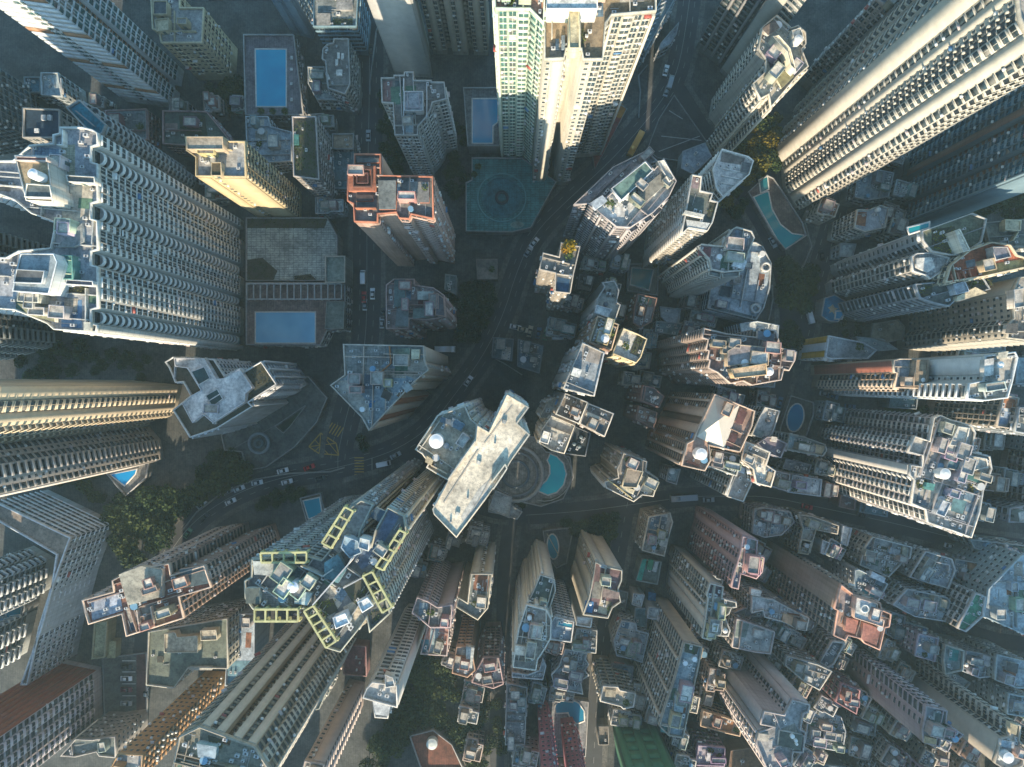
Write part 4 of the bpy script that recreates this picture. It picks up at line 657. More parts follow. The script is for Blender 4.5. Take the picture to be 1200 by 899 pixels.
B('winged tower with glass hub and yellow steel frames left of the cream slab', 100, '424,586 438,591 423,622 420,636 436,640 440,622 455,594 474,604 477,622 442,672 458,718 434,740 431,722 420,738 400,763 383,758 357,712 350,714 298,713 289,700 288,680 296,676 296,655 356,650 378,656 388,644 380,640 404,600', (.36,.36,.34), 'vfv', deck=(.16,.17,.18), parc=(.5,.5,.42), trim=(.44,.45,.40), pats={0:'vv',1:'vfvfv',5:'fvfvfv',6:'vyv',7:'fvf',8:'vyvyvyv',9:'vyvyvyv',25:'vv',3:'v',26:'vfvfv',22:'vyvyv',23:'v',24:'v'}, near=8,
  H=[('f','404,595 414,600 388,643 377,637',3,YEL,4),('f','468,622 476,626 449,669 440,665',3,YEL,4),('f','305,649 359,648 359,660 306,660',3,YEL,4),('f','298,715 349,715 349,729 298,729',3,YEL,4),('f','356,717 367,711 394,752 382,760',3,YEL,5),('f','425,676 436,671 459,712 448,719',3,YEL,4),
     ('m','418,592 436,594 420,626 398,650 388,642 404,602',(.36,.37,.37)),('m','456,598 468,606 436,660 424,668 410,650 436,640',(.10,.15,.24)),('b','440,595 452,600 444,612 433,606',1.2,(.45,.45,.42),(.03,.06,.09)),('b','404,628 420,634 424,648 410,654 400,642',3,(.36,.44,.50),(.30,.42,.50)),('b','422,630 434,633 432,646 420,642',4,(.5,.52,.52),(.45,.52,.56)),
     ('g','402,688 424,680 440,712 426,716 412,704',(.06,.10,.02)),('b','419,706 431,700 438,710 425,718',3,(.66,.68,.70),(.72,.74,.76)),('b','390,724 405,718 410,730 394,737',3,(.66,.68,.70),(.72,.74,.76)),('g','368,708 390,702 396,716 378,726',(.10,.15,.03)),('m','402,712 416,704 430,730 412,744',(.44,.38,.30)),('g','436,718 446,716 444,726 436,732',(.05,.08,.02)),
     ('t',343,689,6.5,4,(.72,.75,.80)),('b','296,658 329,660 329,676 298,674',1.5,(.55,.55,.52),(.5,.52,.5)),('m','305,690 343,688 343,712 306,712',(.38,.36,.34),1),('b','288,690 304,690 304,708 288,708',2,(.55,.56,.52),(.10,.12,.11)),('m','330,661 352,661 352,684 330,684',(.16,.26,.30),1),('b','345,692 366,696 360,710 345,708',1.5,(.5,.58,.62),(.46,.58,.64)),
     ('b','380,660 396,650 406,668 396,684 380,678',2,(.2,.3,.34),(.12,.24,.28)),('l','366,710 408,662 412,655',5,(.7,.7,.70)),('l','402,690 428,676',2,(.6,.6,.6)),('l','352,664 378,676 390,668',2.5,(.5,.5,.46))], dens=1.0)
low('brown flat roofed office with cream roof rooms below the salmon tower', 25, '175,740 268,724 268,783 222,782 205,806 173,802', (.30,.29,.25), 'bw', deck=(.11,.13,.11), H=[('b','193,743 206,741 208,747 232,745 232,765 193,765',3,(.5,.46,.36),(.46,.42,.33)),('b','235,739 254,738 255,750 236,751',3,(.5,.46,.36),(.48,.44,.36)),('b','184,770 191,770 191,777 184,777',.6,(.4,.36,.28),(.06,.06,.05)),('b','222,782 248,782 248,786 222,786',1,(.5,.48,.42))], dens=.1, name='office_building', cat='office')
low('pale blue roofed block between the brown office and the ribbed slab', 15, '270,719 300,719 299,770 294,803 265,803', (.3,.34,.37), '', deck=(.32,.38,.45), H=[('m','267,775 297,775 293,801 267,801',(.16,.30,.38))], dens=.3)
low('small olive roofed hut in the lane left of the brown office', 6, '112,730 127,728 124,770 109,772', (.26,.25,.16), '', deck=(.26,.27,.18), dens=0)
low('tiny olive shed beside the olive roofed hut', 4, '126,752 136,752 135,772 125,772', (.26,.25,.16), '', deck=(.24,.24,.15), dens=0, par=0)
B('pink and white gridded tower with red brown flank at the lower left corner', 90, '70,772 119,782 121,838 75,852', (.42,.40,.43), pats={0:'rrrr',1:'vyvyvyv'}, base=True, acc=(.24,.07,.035), trim=(.52,.48,.52), near=9)
low('dim building with stepped pale rim right of the pink gridded tower', 22, '73,885 90,865 110,866 137,862 137,887 118,885 115,880 90,886', (.28,.26,.24), 'b', deck=(.12,.14,.14), dens=.5)
B('orange brown leaning tower with dotted windows at the bottom left', 62, '140,882 170,883 166,915 126,908', (.38,.22,.10), pats={0:'bbbb',1:'vv'}, deck=(.3,.3,.3), trim=(.42,.26,.13))
B('long olive brown slab tower with cream ribbed flank left of the bottom centre', 100, '212,862 236,850 300,874 320,905 300,945 200,920', (.27,.22,.16), 'l', pats={1:'PvPdPvP',2:'vyvyvy',0:'vbPv'}, deck=(.26,.25,.20), trim=(.44,.40,.33), H=[('b','230,872 254,876 252,890 232,888',2,(.3,.4,.42),(.30,.38,.44)),('g','244,862 262,868 260,878 246,874',(.10,.11,.02))], dens=1.0, near=9)
B('narrow pinkish grey tower with dotted front at the bottom left of centre', 60, '358,890 381,895 378,930 348,925', (.40,.33,.30), pats={0:'PbPb',1:'l',3:'v'}, deck=(.25,.26,.26), trim=(.44,.37,.34))
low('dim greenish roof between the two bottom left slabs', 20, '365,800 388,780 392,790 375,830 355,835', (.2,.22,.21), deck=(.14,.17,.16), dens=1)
low('low dark red roofed hall right of the ribbed slab', 6, '404,755 430,757 430,792 403,790', (.2,.1,.1), '', deck=(.13,.05,.06), dens=.3)
low('dark little house below the narrow pinkish tower top', 12, '372,790 392,795 385,815 368,812', (.16,.18,.18), deck=(.12,.14,.15))
B('grey and white tower with a red roof patch near the wooded slope', 73, '437,798 466,802 466,828 426,817 430,806', (.42,.41,.39), pats={0:'yvPP',4:'.',1:'P'}, deck=(.46,.44,.42), H=[('b','451,790 461,794 463,804 452,806',2.5,(.55,.54,.52)),('m','449,784 458,786 458,806 452,806',(.16,.06,.05)),('b','437,822 458,826 455,840 440,838',.5,(.5,.52,.54))], vols=[(66,'437,822 457,826 455,841 440,840','w',(.5,.52,.54))], dens=.5)
B('pinkish ribbed tower below the cream slab', 54, '489,699 502,704 513,711 531,708 528,735 505,735 493,725 483,718', (.34,.26,.27), 'yv', pats={2:'PP',0:'yv',1:'yv',3:'v'}, deck=(.18,.19,.2), dens=.8, trim=(.42,.34,.35))
low('row of blue and red metal roofs below the pinkish ribbed tower', 34, '502,732 527,736 524,768 493,766', (.3,.25,.25), 'w', deck=(.30,.16,.14), H=[('m','505,735 515,737 510,768 502,767',(.30,.42,.50)),('m','494,750 503,750 502,766 494,766',(.08,.2,.26))], dens=.7)
B('beige blank walled tower right of the pinkish ribbed tower', 46, '552,672 577,672 572,712 560,726 535,711 537,699 548,706', (.42,.39,.33), pats={0:'PbP',6:'P',1:'w'}, deck=(.18,.21,.22), trim=(.5,.46,.38), dens=.7)
B('brown walled block with yellowish hut on top beside the beige tower', 38, '535,757 553,757 557,785 548,793 530,788', (.32,.19,.12), pats={0:'y'}, deck=(.36,.36,.35), H=[('b','546,758 556,760 553,784 546,782',2,(.55,.58,.58))], dens=1)
B('dull pink walled block with white roof sheds left of the white crown tower', 36, '566,770 585,770 590,801 578,806 553,799 560,782', (.30,.20,.19), 'v', deck=(.34,.33,.33), dens=1.3)
B('white walled tower with a round cornered crown full of pipes right of the beige tower', 58, '617,708 640,714 646,725 645,748 635,765 630,772 628,785 601,781 603,765 608,735', (.50,.48,.42), 'fv', pats={0:'fvf',9:'Pv',8:'P'}, deck=(.34,.31,.28), parc=(.66,.63,.56), trim=(.6,.57,.5), H=[('b','604,757 628,760 626,770 603,768',2,(.66,.62,.54),(.6,.56,.5)),('l','640,716 640,746',1,(.6,.58,.5)),('b','603,775 622,777 621,784 602,782',1.2,(.6,.58,.54),(.12,.12,.12))], vols=[(52,'633,673 650,679 651,692 644,713 640,714 617,708 626,690','PfP',(.10,.14,.13))], dens=1.2)
B('grey tower with stacked little balconies and a blue strip roof beside the white crown', 48, '650,722 673,728 669,752 645,749 646,728', (.38,.36,.35), pats={0:'yyy',4:'v'}, deck=(.30,.33,.38), H=[('w','655,729 671,732 670,736 654,733',(.03,.2,.28))], dens=.6, trim=(.5,.48,.46))
B('beige tower with plum coloured upper roof and patterned terraces below the dark park', 52, '697,658 710,664 729,668 728,680 724,690 727,705 717,712 712,724 683,720 690,700 694,680', (.45,.41,.34), 'P', pats={0:'PfP',1:'PPr',10:'b',9:'P',8:'P'}, deck=(.16,.10,.11), acc=(.34,.24,.18), trim=(.52,.48,.40), H=[('m','697,682 708,683 706,703 692,701',(.17,.17,.16)),('b','707,690 726,695 725,703 705,700',1.5,(.62,.58,.5),(.2,.15,.14)),('m','703,704 717,706 713,722 700,718',(.42,.37,.28)),('m','686,704 696,706 694,719 684,718',(.06,.2,.42)),('g','714,705 717,706 714,722 711,721',(.18,.2,.03)),('t',692,709,1.6,1.5),('b','703,661 711,664 711,668 703,665',1,(.5,.56,.6))], dens=.4)
low('white cornered roof terrace below the plum roofed tower', 34, '676,722 694,724 692,735 675,732', (.4,.42,.42), '', deck=(.45,.48,.48), dens=0)
low('cluttered flat roof with plants right of the grey balcony tower', 22, '676,736 700,738 698,765 670,762', (.32,.32,.30), 'b', deck=(.30,.30,.28), dens=1.8)
low('house with a planted courtyard and cross shaped roof rooms by the lower street', 18, '760,606 785,601 788,612 783,630 778,652 752,645', (.36,.34,.30), 'v', deck=(.26,.24,.22), H=[('g','766,632 774,632 772,645 764,643'),('m','772,603 782,602 782,610 773,610',(.55,.55,.53)),('b','775,630 783,632 781,642 773,640',2,(.5,.48,.46))], dens=1.0)
low('two bright green canopy roofs with a white strip between by the lower street', 8, '752,655 775,658 770,685 745,680', (.2,.25,.25), '', deck=(.10,.14,.14), H=[('b','753,656 758,656 752,681 746,680',1.2,(.03,.34,.28),(.03,.36,.30)),('b','760,656 766,657 764,669 758,668',1.2,(.04,.2,.14),(.04,.26,.16)),('b','768,658 772,659 769,671 764,670',1,(.4,.5,.55),(.5,.58,.62))], dens=.3, name='market_hall', cat='market hall')
low('tiny white fenced roof below the green canopies', 9, '742,695 755,697 751,712 740,708', (.4,.42,.44), '', deck=(.40,.44,.46), dens=1)
low('bright blue tarpaulin roof right of the tiny white fenced roof', 6, '760,694 769,696 768,710 759,708', (.1,.2,.3), '', deck=(.01,.18,.40), dens=0, par=0)
low('slate teal roof beneath the tiny white fenced roof', 10, '744,712 759,713 757,737 742,735', (.15,.2,.22), '', deck=(.08,.16,.19), dens=.2)
low('white flat roof right of the slate teal roof', 14, '760,711 773,713 770,726 758,724', (.4,.42,.43), '', deck=(.5,.54,.56), dens=.3)
low('white and blue stepped roofs with plants beside the long grid fronted tower', 15, '728,727 745,730 746,738 760,742 752,776 740,772 722,768 719,750', (.34,.36,.38), 'b', deck=(.46,.50,.54), H=[('g','722,756 733,757 732,768 720,766'),('m','745,742 757,745 751,770 742,768',(.48,.53,.6))], dens=1.2)
low('slate roofed hall with a red front edge below the stepped white roofs', 9, '717,777 742,780 739,808 716,800', (.2,.2,.22), '', deck=(.13,.17,.20), H=[('b','720,776 732,778 731,781 719,779',.5,(.42,.16,.14))], dens=.2)
low('tan roofed block with one small orange sunlit wall by the bottom street', 28, '706,803 724,804 726,808 745,812 742,828 730,830 727,827 703,821', (.36,.33,.28), 'v', deck=(.33,.30,.25), H=[('b','710,809 722,810 721,818 709,817',.7,(.4,.36,.3),(.4,.36,.28))], dens=.4, parc=(.6,.57,.52))
low('clustered grey blue roof rooms right of the dark tree below the white crown tower', 18, '662,760 688,765 686,772 690,778 685,785 690,791 680,797 683,813 650,806 646,790 655,780', (.30,.31,.33), 'b', deck=(.32,.35,.37), dens=2.0, parc=(.55,.56,.55))
low('thin white walled annex at the foot of the white crown tower', 16, '600,787 618,790 632,785 636,770 640,780 636,796 600,793', (.4,.43,.45), 'b', deck=(.34,.39,.42), dens=.8)
low('grey and brown roofs cut by the left of the pink slabs', 14, '594,800 618,805 615,872 592,872', (.24,.25,.26), 'b', deck=(.20,.22,.24), dens=1.4)
terrace('pale pool terrace with a kidney shaped pool between the pink slabs', 3, '630,813 690,822 686,886 648,886 640,899 632,899', (.30,.32,.36), H=[('w','651,828 656,821 668,820 678,825 684,834 684,845 676,848 669,842 666,835 652,836',(.03,.24,.38))])
B('thin bright pink slab tower at the bottom edge left of the kidney pool', 60, '629,818 640,817 646,834 641,850 630,850', (.34,.12,.15), pats={0:'bb',1:'wbw'}, base=True, acc=(.48,.15,.18), trim=(.5,.17,.2))
B('second pink slab tower below the kidney pool', 60, '656,838 670,836 677,852 670,870 658,870', (.34,.12,.15), pats={0:'bbb',1:'wbw'}, base=True, acc=(.48,.15,.18), trim=(.5,.18,.2))
B('tower wrapped in bright green netting at the bottom edge', 44, '716,840 762,838 776,862 760,882 722,882', (.04,.16,.09), pats={0:'PLPLP'}, base=True, trim=(.045,.20,.10), glass=(.02,.08,.05), fh=6)
low('narrow brown roof between the kidney pool and the green netting', 6, '701,850 713,850 713,872 701,872', (.15,.14,.13), '', deck=(.14,.13,.12), dens=.2)
B('long tan tower with a grid of tall windows and a terraced teal roof strip', 50, '801,752 822,757 818,780 810,815 800,864 783,861 772,850 778,830 790,795', (.40,.34,.28), 'vyv', pats={8:'vvfvv',7:'vvfvv',6:'vfv',0:'PPP'}, deck=(.26,.32,.36), trim=(.48,.42,.35), H=[('g','803,754 819,758 816,768 802,764',(.05,.18,.06)),('m','802,770 814,773 808,796 798,793',(.42,.46,.48)),('m','798,797 808,799 804,815 795,813',(.06,.24,.24)),('b','792,816 804,818 800,836 790,834',2,(.5,.55,.58),(.4,.5,.54)),('m','774,848 784,850 782,860 774,858',(.08,.24,.24))], dens=1.0)
B('grey beige tower with small dark roof and knobbly crown right of the tan grid tower', 54, '831,683 847,687 845,701 862,705 862,711 856,712 853,719 848,722 855,738 852,745 834,744 832,750 822,747 826,724 829,700 827,698', (.40,.36,.30), 'v', pats={14:'vfv',13:'vfvP',12:'Pv',15:'v',0:'P'}, deck=(.42,.38,.32), trim=(.5,.46,.40), H=[('m','832,685 846,688 844,700 830,697',(.14,.09,.11)),('t',850,740,3,2,(.6,.58,.54)),('b','835,730 842,732 840,741 834,740',3,(.7,.68,.64))], dens=1.4)
B('dusty pink tower with rows of small windows in the lower right quarter', 56, '869,628 887,633 885,650 895,653 892,670 885,678 867,672 864,690 856,688 860,668 866,650', (.42,.26,.25), 'vfv', pats={10:'bPb',9:'vrv',8:'v',0:'P'}, deck=(.36,.34,.30), acc=(.46,.30,.29), trim=(.48,.32,.31), H=[('m','870,630 880,632 878,650 869,647',(.44,.46,.50)),('b','888,654 894,655 891,668 887,666',2.5,(.60,.52,.34)),('m','862,674 866,674 864,688 858,687',(.2,.24,.34))], dens=1.2)
B('brown gridded tower with coral pink roof crown in the lower right quarter', 62, '984,684 1000,697 1030,706 1031,714 1043,719 1040,734 1035,735 1029,761 1011,753 1008,748 992,744 989,750 975,744 981,715 976,713', (.30,.22,.18), 'vyv', pats={14:'.',13:'vyvyv',0:'r',12:'v',11:'v'}, deck=(.42,.26,.20), trim=(.36,.30,.25), parc=(.58,.34,.26), acc=(.36,.18,.14), H=[('b','1003,700 1028,708 1026,722 1036,727 1034,735 1000,724',2.5,(.60,.42,.34),(.56,.58,.58)),('c',1014,714,5,3.2,(.5,.52,.5),1.5),('b','992,724 1006,728 1002,744 990,740',1.5,(.56,.30,.22),(.40,.16,.12)),('b','1012,730 1032,738 1027,757 1010,750',1.5,(.6,.34,.26),(.34,.14,.11)),('m','984,690 998,700 994,720 984,716',(.22,.18,.18))], dens=.5)
B('double bar tower in pale mauve with a grey roof at the bottom right', 52, '927,819 948,825 946,834 940,836 937,854 943,857 940,881 928,880 926,905 900,905 885,870 888,857 906,851 890,848 894,832 918,837', (.44,.38,.37), 'vP', pats={15:'Pvb',13:'Pvbf',11:'vPvbf',14:'.',12:'.',0:'P',10:'fvPf'}, deck=(.36,.36,.37), trim=(.52,.46,.44), H=[('b','914,857 941,862 938,880 912,874',1.2,(.6,.6,.56),(.10,.12,.11)),('t',929,864,2.6,2),('t',933,869,2,2),('t',934,873,1.6,2),('b','889,860 902,862 900,870 888,868',1.5,(.56,.5,.42),(.42,.38,.33)),('m','896,836 918,840 914,850 892,846',(.30,.30,.30))], dens=.4)
B('two tone block with an orange roof patch beside the mauve double tower', 16, '823,832 850,840 869,848 866,862 845,857 820,850', (.42,.30,.20), 'v', deck=(.30,.24,.20), H=[('m','848,844 860,847 857,858 846,855',(.38,.18,.08)),('m','836,841 847,844 844,856 835,853',(.30,.34,.34))], dens=.6, name='low_rise_building', cat='building')
low('violet walled house with a roof shrub at the bottom edge', 18, '817,872 849,876 848,897 814,896', (.24,.18,.25), 'v', deck=(.26,.24,.30), H=[('T',842,887,4),('b','829,883 835,884 834,893 828,892',2,(.5,.5,.56))], dens=.8)
low('broad brown corrugated roof at the bottom edge beside the mauve tower', 8, '856,880 885,876 905,905 890,930 850,920', (.2,.14,.1), '', deck=(.15,.09,.06), dens=.2, par=.2)
B('mauve slab tower with a small sunlit tan roof at the lower right', 52, '1083,826 1108,832 1106,846 1127,860 1117,869 1100,865 1099,874 1080,869 1079,855 1082,840', (.36,.29,.31), 'b', pats={9:'vyvb',8:'bPb',0:'vyv',7:'.'}, deck=(.34,.34,.36), trim=(.44,.37,.38), H=[('b','1084,864 1098,867 1097,873 1083,871',1.5,(.6,.5,.34),(.46,.34,.2)),('b','1096,835 1107,838 1105,848 1095,846',1,(.5,.54,.54),(.08,.14,.14))], dens=1.0)
B('wide beige slab tower with a blank front at the bottom right corner', 55, '1182,846 1194,849 1192,867 1201,876 1196,896 1180,903 1163,893 1172,864 1180,862', (.46,.41,.34), 'v', pats={7:'PPPP',8:'yv',0:'kyk',6:'PPP'}, deck=(.50,.50,.48), trim=(.47,.42,.35), H=[('t',1182,889,6.5,3,(.74,.74,.72)),('b','1174,868 1190,871 1188,878 1173,875',1.5,(.62,.64,.66),(.3,.36,.42)),('b','1184,848 1193,851 1191,862 1184,860',2,(.6,.52,.36),(.5,.42,.28))], dens=.8)
B('purple slab tower cut by the bottom edge at the lower right', 50, '1026,872 1030,855 1062,882 1046,898', (.30,.22,.28), pats={0:'v',1:'PbPbPbP',2:'v'}, base=True, trim=(.33,.25,.31))
# ---------------------------------------------------------------- low-rise quarter on the right and in the lower right
low('beige courtyard block north of the brown gridded tower', 18, '935,603 950,605 982,616 980,626 955,621 948,648 934,644 940,620', (.38,.34,.28), 'v', deck=(.32,.29,.26), dens=1.4)
low('grey ribbed block with equipment just below the main street', 16, '883,597 895,595 925,600 930,612 915,627 895,630 881,625', (.30,.28,.28), 'v', deck=(.26,.27,.29), dens=2)
low('little cream tower block left of the two white huts below the main street', 18, '938,632 950,634 946,650 934,648', (.44,.38,.28), 'w', deck=(.30,.27,.22), dens=.4)
low('slim white roofed building standing in the lane below the main street', 18, '963,633 971,636 966,650 960,648', (.5,.5,.5), '', deck=(.62,.62,.60), dens=0)
low('long pale blue roof beside the courtyard block', 14, '986,616 997,619 992,640 984,637', (.4,.44,.48), 'b', deck=(.52,.57,.62), dens=0)
low('wedge of terraces with planted strip right of the long pale blue roof', 20, '1021,629 1067,641 1065,654 1058,657 1040,676 1006,662 1012,642', (.36,.35,.33), 'bw', deck=(.28,.29,.29), H=[('g','1028,640 1042,642 1040,648 1028,646'),('b','1044,642 1056,646 1053,652 1042,648',2,(.5,.52,.54),(.3,.34,.38)),('b','1058,641 1064,643 1062,652 1057,650',1.2,(.5,.46,.36))], dens=1.3, parc=(.55,.54,.5))
low('white rimmed terraced block with a green lawn corner in the right hand quarter', 22, '1083,646 1114,655 1118,668 1110,690 1101,687 1089,684 1064,676', (.36,.36,.35), 'b', deck=(.28,.29,.32), H=[('g','1068,668 1074,664 1088,672 1084,680 1066,675',(.05,.09,.03)),('l','1086,657 1113,663 1112,672',1.8,(.62,.6,.58)),('b','1090,678 1101,680 1100,687 1089,684',1,(.6,.6,.58),(.35,.42,.46)),('l','1086,657 1084,668',1.5)], dens=1.2, parc=(.62,.6,.57))
low('dim block with blue roof units left of the coral crown tower top', 24, '1000,668 1005,667 1039,684 1028,704 1010,698 1000,690', (.32,.34,.36), 'b', deck=(.16,.22,.26), H=[('b','1022,670 1038,678 1036,684 1020,677',2,(.55,.6,.66),(.55,.62,.68)),('m','1010,690 1026,694 1024,702 1010,698',(.05,.26,.32)),('m','1006,676 1034,688 1030,696 1006,686',(.05,.08,.11))], dens=.8, parc=(.45,.5,.52))
low('grey windowed block with one orange lit corner in the right hand quarter', 26, '1062,690 1108,700 1112,704 1106,728 1070,722 1045,708', (.34,.36,.37), 'vb', deck=(.32,.36,.38), H=[('b','1104,703 1111,705 1109,714 1103,712',2,(.62,.50,.36)),('b','1088,702 1100,704 1098,716 1088,714',1.5,(.5,.5,.48))], dens=1.6)
low('narrow block with green sports roof at the right', 34, '1141,695 1153,699 1150,722 1130,740 1120,736', (.40,.38,.36), 'vyv', deck=(.05,.20,.13), dens=.7, trim=(.5,.48,.46))
low('pale blue grey block with dotted windows filling the right edge', 32, '1196,650 1235,660 1235,760 1180,735 1150,722 1156,690', (.34,.41,.43), 'b', deck=(.3,.36,.4), pats={4:'bbb',5:'bb'}, dens=.8)
low('blue grey roof block near the right edge below the street', 18, '1170,668 1190,672 1202,676 1202,692 1168,690', (.3,.36,.4), 'b', deck=(.26,.36,.42), dens=.3)
low('long ribbed building with a domed tank roof along the right hand street', 14, '1135,632 1205,640 1203,655 1170,652 1140,642', (.30,.36,.37), 'vb', deck=(.26,.33,.35), H=[('t',1180,641,2.2,2),('t',1189,650,2.5,2),('t',1192,645,2.2,1.5)], dens=1.1)
low('teal and rust roofs north of the pale dotted block', 18, '1118,655 1148,660 1150,690 1128,686 1116,676', (.28,.3,.3), 'b', deck=(.22,.28,.32), H=[('b','1136,660 1149,663 1148,672 1136,668',1.5,(.38,.22,.14),(.30,.17,.1)),('m','1132,672 1148,676 1146,688 1131,684',(.30,.42,.50))], dens=1.2)
low('small cluttered roofs east of the teal and rust roofs', 12, '1152,664 1166,666 1166,684 1152,682', (.3,.32,.33), deck=(.2,.25,.28), dens=2)
low('pale grey roof north of the curved brown annex', 30, '862,724 876,729 907,740 902,766 884,764 857,758', (.38,.34,.33), 'v', deck=(.32,.34,.34), H=[('m','864,728 878,732 874,748 860,746',(.20,.26,.25)),('b','884,738 896,741 894,750 883,747',1.5,(.6,.62,.62),(.5,.52,.5))], dens=.4)
low('white and blue topped strip under the brown gridded tower', 30, '880,698 905,702 925,713 947,724 944,738 930,735 918,729 915,728 895,723 893,715 880,718', (.40,.40,.40), 'v', deck=(.46,.49,.53), H=[('b','918,719 930,723 928,734 917,729',1.5,(.52,.36,.24),(.46,.3,.2)),('b','880,690 893,693 891,700 880,698',2,(.6,.58,.54))], dens=1.0, parc=(.6,.57,.53))
low('dark gap block with pale stepped parapets beside the knobbly crown', 24, '872,712 893,716 892,723 880,722 872,733 858,718', (.3,.28,.28), 'b', deck=(.16,.17,.19), dens=.8)
low('chain of small roofs with one pale sloping shed below the coral crown', 26, '921,768 957,778 974,786 959,808 944,800 919,779', (.32,.29,.26), 'v', deck=(.22,.24,.25), H=[('b','939,777 949,782 946,788 937,783',1.5,(.62,.6,.56)),('b','944,792 953,796 951,801 942,798',1.5,(.58,.57,.54)),('m','956,780 972,787 966,797 952,790',(.26,.33,.42))], dens=.7, parc=(.46,.45,.42))
low('dark roof with white rims left of the long mauve slab', 22, '974,751 989,753 976,778 970,782 959,776', (.28,.28,.29), 'v', deck=(.10,.12,.14), dens=1, parc=(.5,.5,.48))
low('maroon walled house with messy roof below the chain of small roofs', 30, '985,800 1007,808 1002,836 978,822', (.24,.11,.12), 'v', deck=(.26,.28,.27), dens=1.8)
low('lump of white and grey roof rooms left of the purple slab', 14, '957,829 985,840 990,857 986,880 956,875 942,870 945,848', (.30,.33,.36), 'b', deck=(.38,.42,.45), dens=2.2)
low('small dark roofed houses right of the white and grey roof rooms', 12, '1000,838 1026,846 1024,862 998,856', (.2,.22,.22), 'b', deck=(.12,.15,.16), dens=1.8)
low('green roofed hut and pipes at the foot of the purple slab', 10, '996,862 1018,868 1012,890 994,884', (.2,.22,.22), 'b', deck=(.14,.2,.19), dens=1.5)
low('long dim blue roof at the bottom edge right of the mauve double tower', 10, '934,892 990,898 985,915 932,912', (.14,.2,.24), '', deck=(.10,.18,.23), dens=.8)
low('blue grey roofs behind the coral crown tower', 14, '1040,715 1060,722 1056,742 1046,748 1036,742', (.24,.27,.29), 'b', deck=(.16,.22,.25), dens=1.6)
low('teal pool roof and small sheds below the coral crown tower', 12, '1060,728 1086,736 1082,760 1070,768 1054,750', (.24,.3,.32), 'b', deck=(.20,.27,.30), H=[('w','1066,738 1078,741 1076,746 1065,743',(.04,.26,.3))], dens=1.4)
low('blue roof with pinkish side below the teal pool roof', 24, '1075,742 1098,748 1094,775 1070,768', (.36,.30,.34), 'b', deck=(.28,.34,.42), H=[('t',1078,756,1.5,1.2)], dens=.8)
low('ribbed block with a teal square roof right of the blue roof', 26, '1106,755 1128,762 1126,785 1106,790 1104,772', (.32,.31,.27), 'vv', deck=(.16,.2,.2), H=[('m','1113,760 1124,763 1122,776 1112,774',(.03,.22,.21))], dens=.6)
low('blue striped roof with a white tank right of the teal square roof', 18, '1130,762 1162,768 1160,792 1146,794 1126,786', (.30,.34,.38), 'b', deck=(.34,.42,.48), H=[('t',1133,780,2.4,2),('b','1152,768 1161,770 1159,780 1151,778',2,(.55,.56,.6))], dens=1.2)
low('pale grey building with dark light well at the right edge above the beige slab', 22, '1166,766 1205,776 1205,806 1190,806 1164,796', (.30,.36,.38), 'b', deck=(.28,.34,.38), H=[('b','1180,776 1194,779 1192,790 1179,786',2,(.36,.4,.42),(.08,.09,.1))], dens=.5)
low('dotted front block at the right edge below the dark light well', 24, '1180,812 1215,820 1215,842 1178,836', (.28,.34,.36), 'b', deck=(.2,.26,.28), dens=.8)
low('small grey roofs north of the wide beige slab', 8, '1098,786 1120,790 1136,800 1130,806 1108,798', (.26,.3,.3), deck=(.24,.28,.3), dens=1)
low('narrow messy roof between the mauve and purple slabs', 12, '1090,876 1112,880 1108,897 1088,895', (.28,.26,.24), 'b', deck=(.22,.22,.22), H=[('b','1100,880 1110,882 1108,889 1100,887',1.5,(.5,.3,.2))], dens=1.4)
low('blue grey roof strip along the right edge near the big beige tower', 12, '1190,420 1215,420 1215,452 1188,450', (.3,.36,.4), 'b', deck=(.32,.42,.48), dens=.6)
low('pale walled shed beside the notched white slab', 8, '1130,408 1176,404 1176,412 1132,416', (.34,.37,.38), '', deck=(.40,.44,.45), dens=.6)
low('round ended sandy roof in the courtyard left of the big beige tower', 5, '1022,380 1052,375 1060,384 1058,398 1040,402 1020,396', (.26,.24,.2), '', deck=(.25,.22,.17), dens=.2, par=.5)
low('grey shelter below the blue play canopy', 5, '1003,395 1034,398 1052,410 1030,412 1008,404', (.3,.32,.33), '', deck=(.24,.28,.30), dens=.2, par=.4)
low('garage roof beside the trees above the lilac tower', 8, '1042,460 1075,462 1072,480 1040,478', (.15,.18,.2), '', deck=(.12,.18,.19), dens=.4)
low('blue roofed house row by the street below the lilac tower', 8, '1008,585 1040,592 1038,606 1006,600', (.16,.22,.26), '', deck=(.10,.17,.2), dens=1)
low('maroon roofed shop beside the blue roofed house row', 8, '984,580 1002,584 1000,598 982,594', (.2,.14,.14), '', deck=(.13,.09,.09), dens=.5)
low('small grey house at the junction left of the blue tarpaulin roof', 6, '720,690 736,694 732,716 718,710', (.16,.18,.18), '', deck=(.10,.12,.12), dens=.6)
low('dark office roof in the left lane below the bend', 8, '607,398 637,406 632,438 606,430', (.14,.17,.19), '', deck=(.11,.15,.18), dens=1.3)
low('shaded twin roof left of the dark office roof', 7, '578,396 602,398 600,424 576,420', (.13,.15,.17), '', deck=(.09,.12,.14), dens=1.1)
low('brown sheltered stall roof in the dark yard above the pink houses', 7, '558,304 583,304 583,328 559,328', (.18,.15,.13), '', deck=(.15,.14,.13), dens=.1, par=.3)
low('tiny pale shed near the pink houses', 8, '522,322 535,324 535,346 521,340', (.22,.24,.24), '', deck=(.18,.22,.22), dens=.8)
low('plant room roof with red unit left of the curved podium', 10, '782,300 800,304 796,318 780,314', (.2,.2,.2), '', deck=(.16,.17,.19), dens=1)
low('grey roofed hall between the ribbed tower and the orange car park', 8, '800,178 826,168 834,184 812,205 798,198', (.24,.27,.3), '', deck=(.20,.25,.31), dens=.3, par=.3)
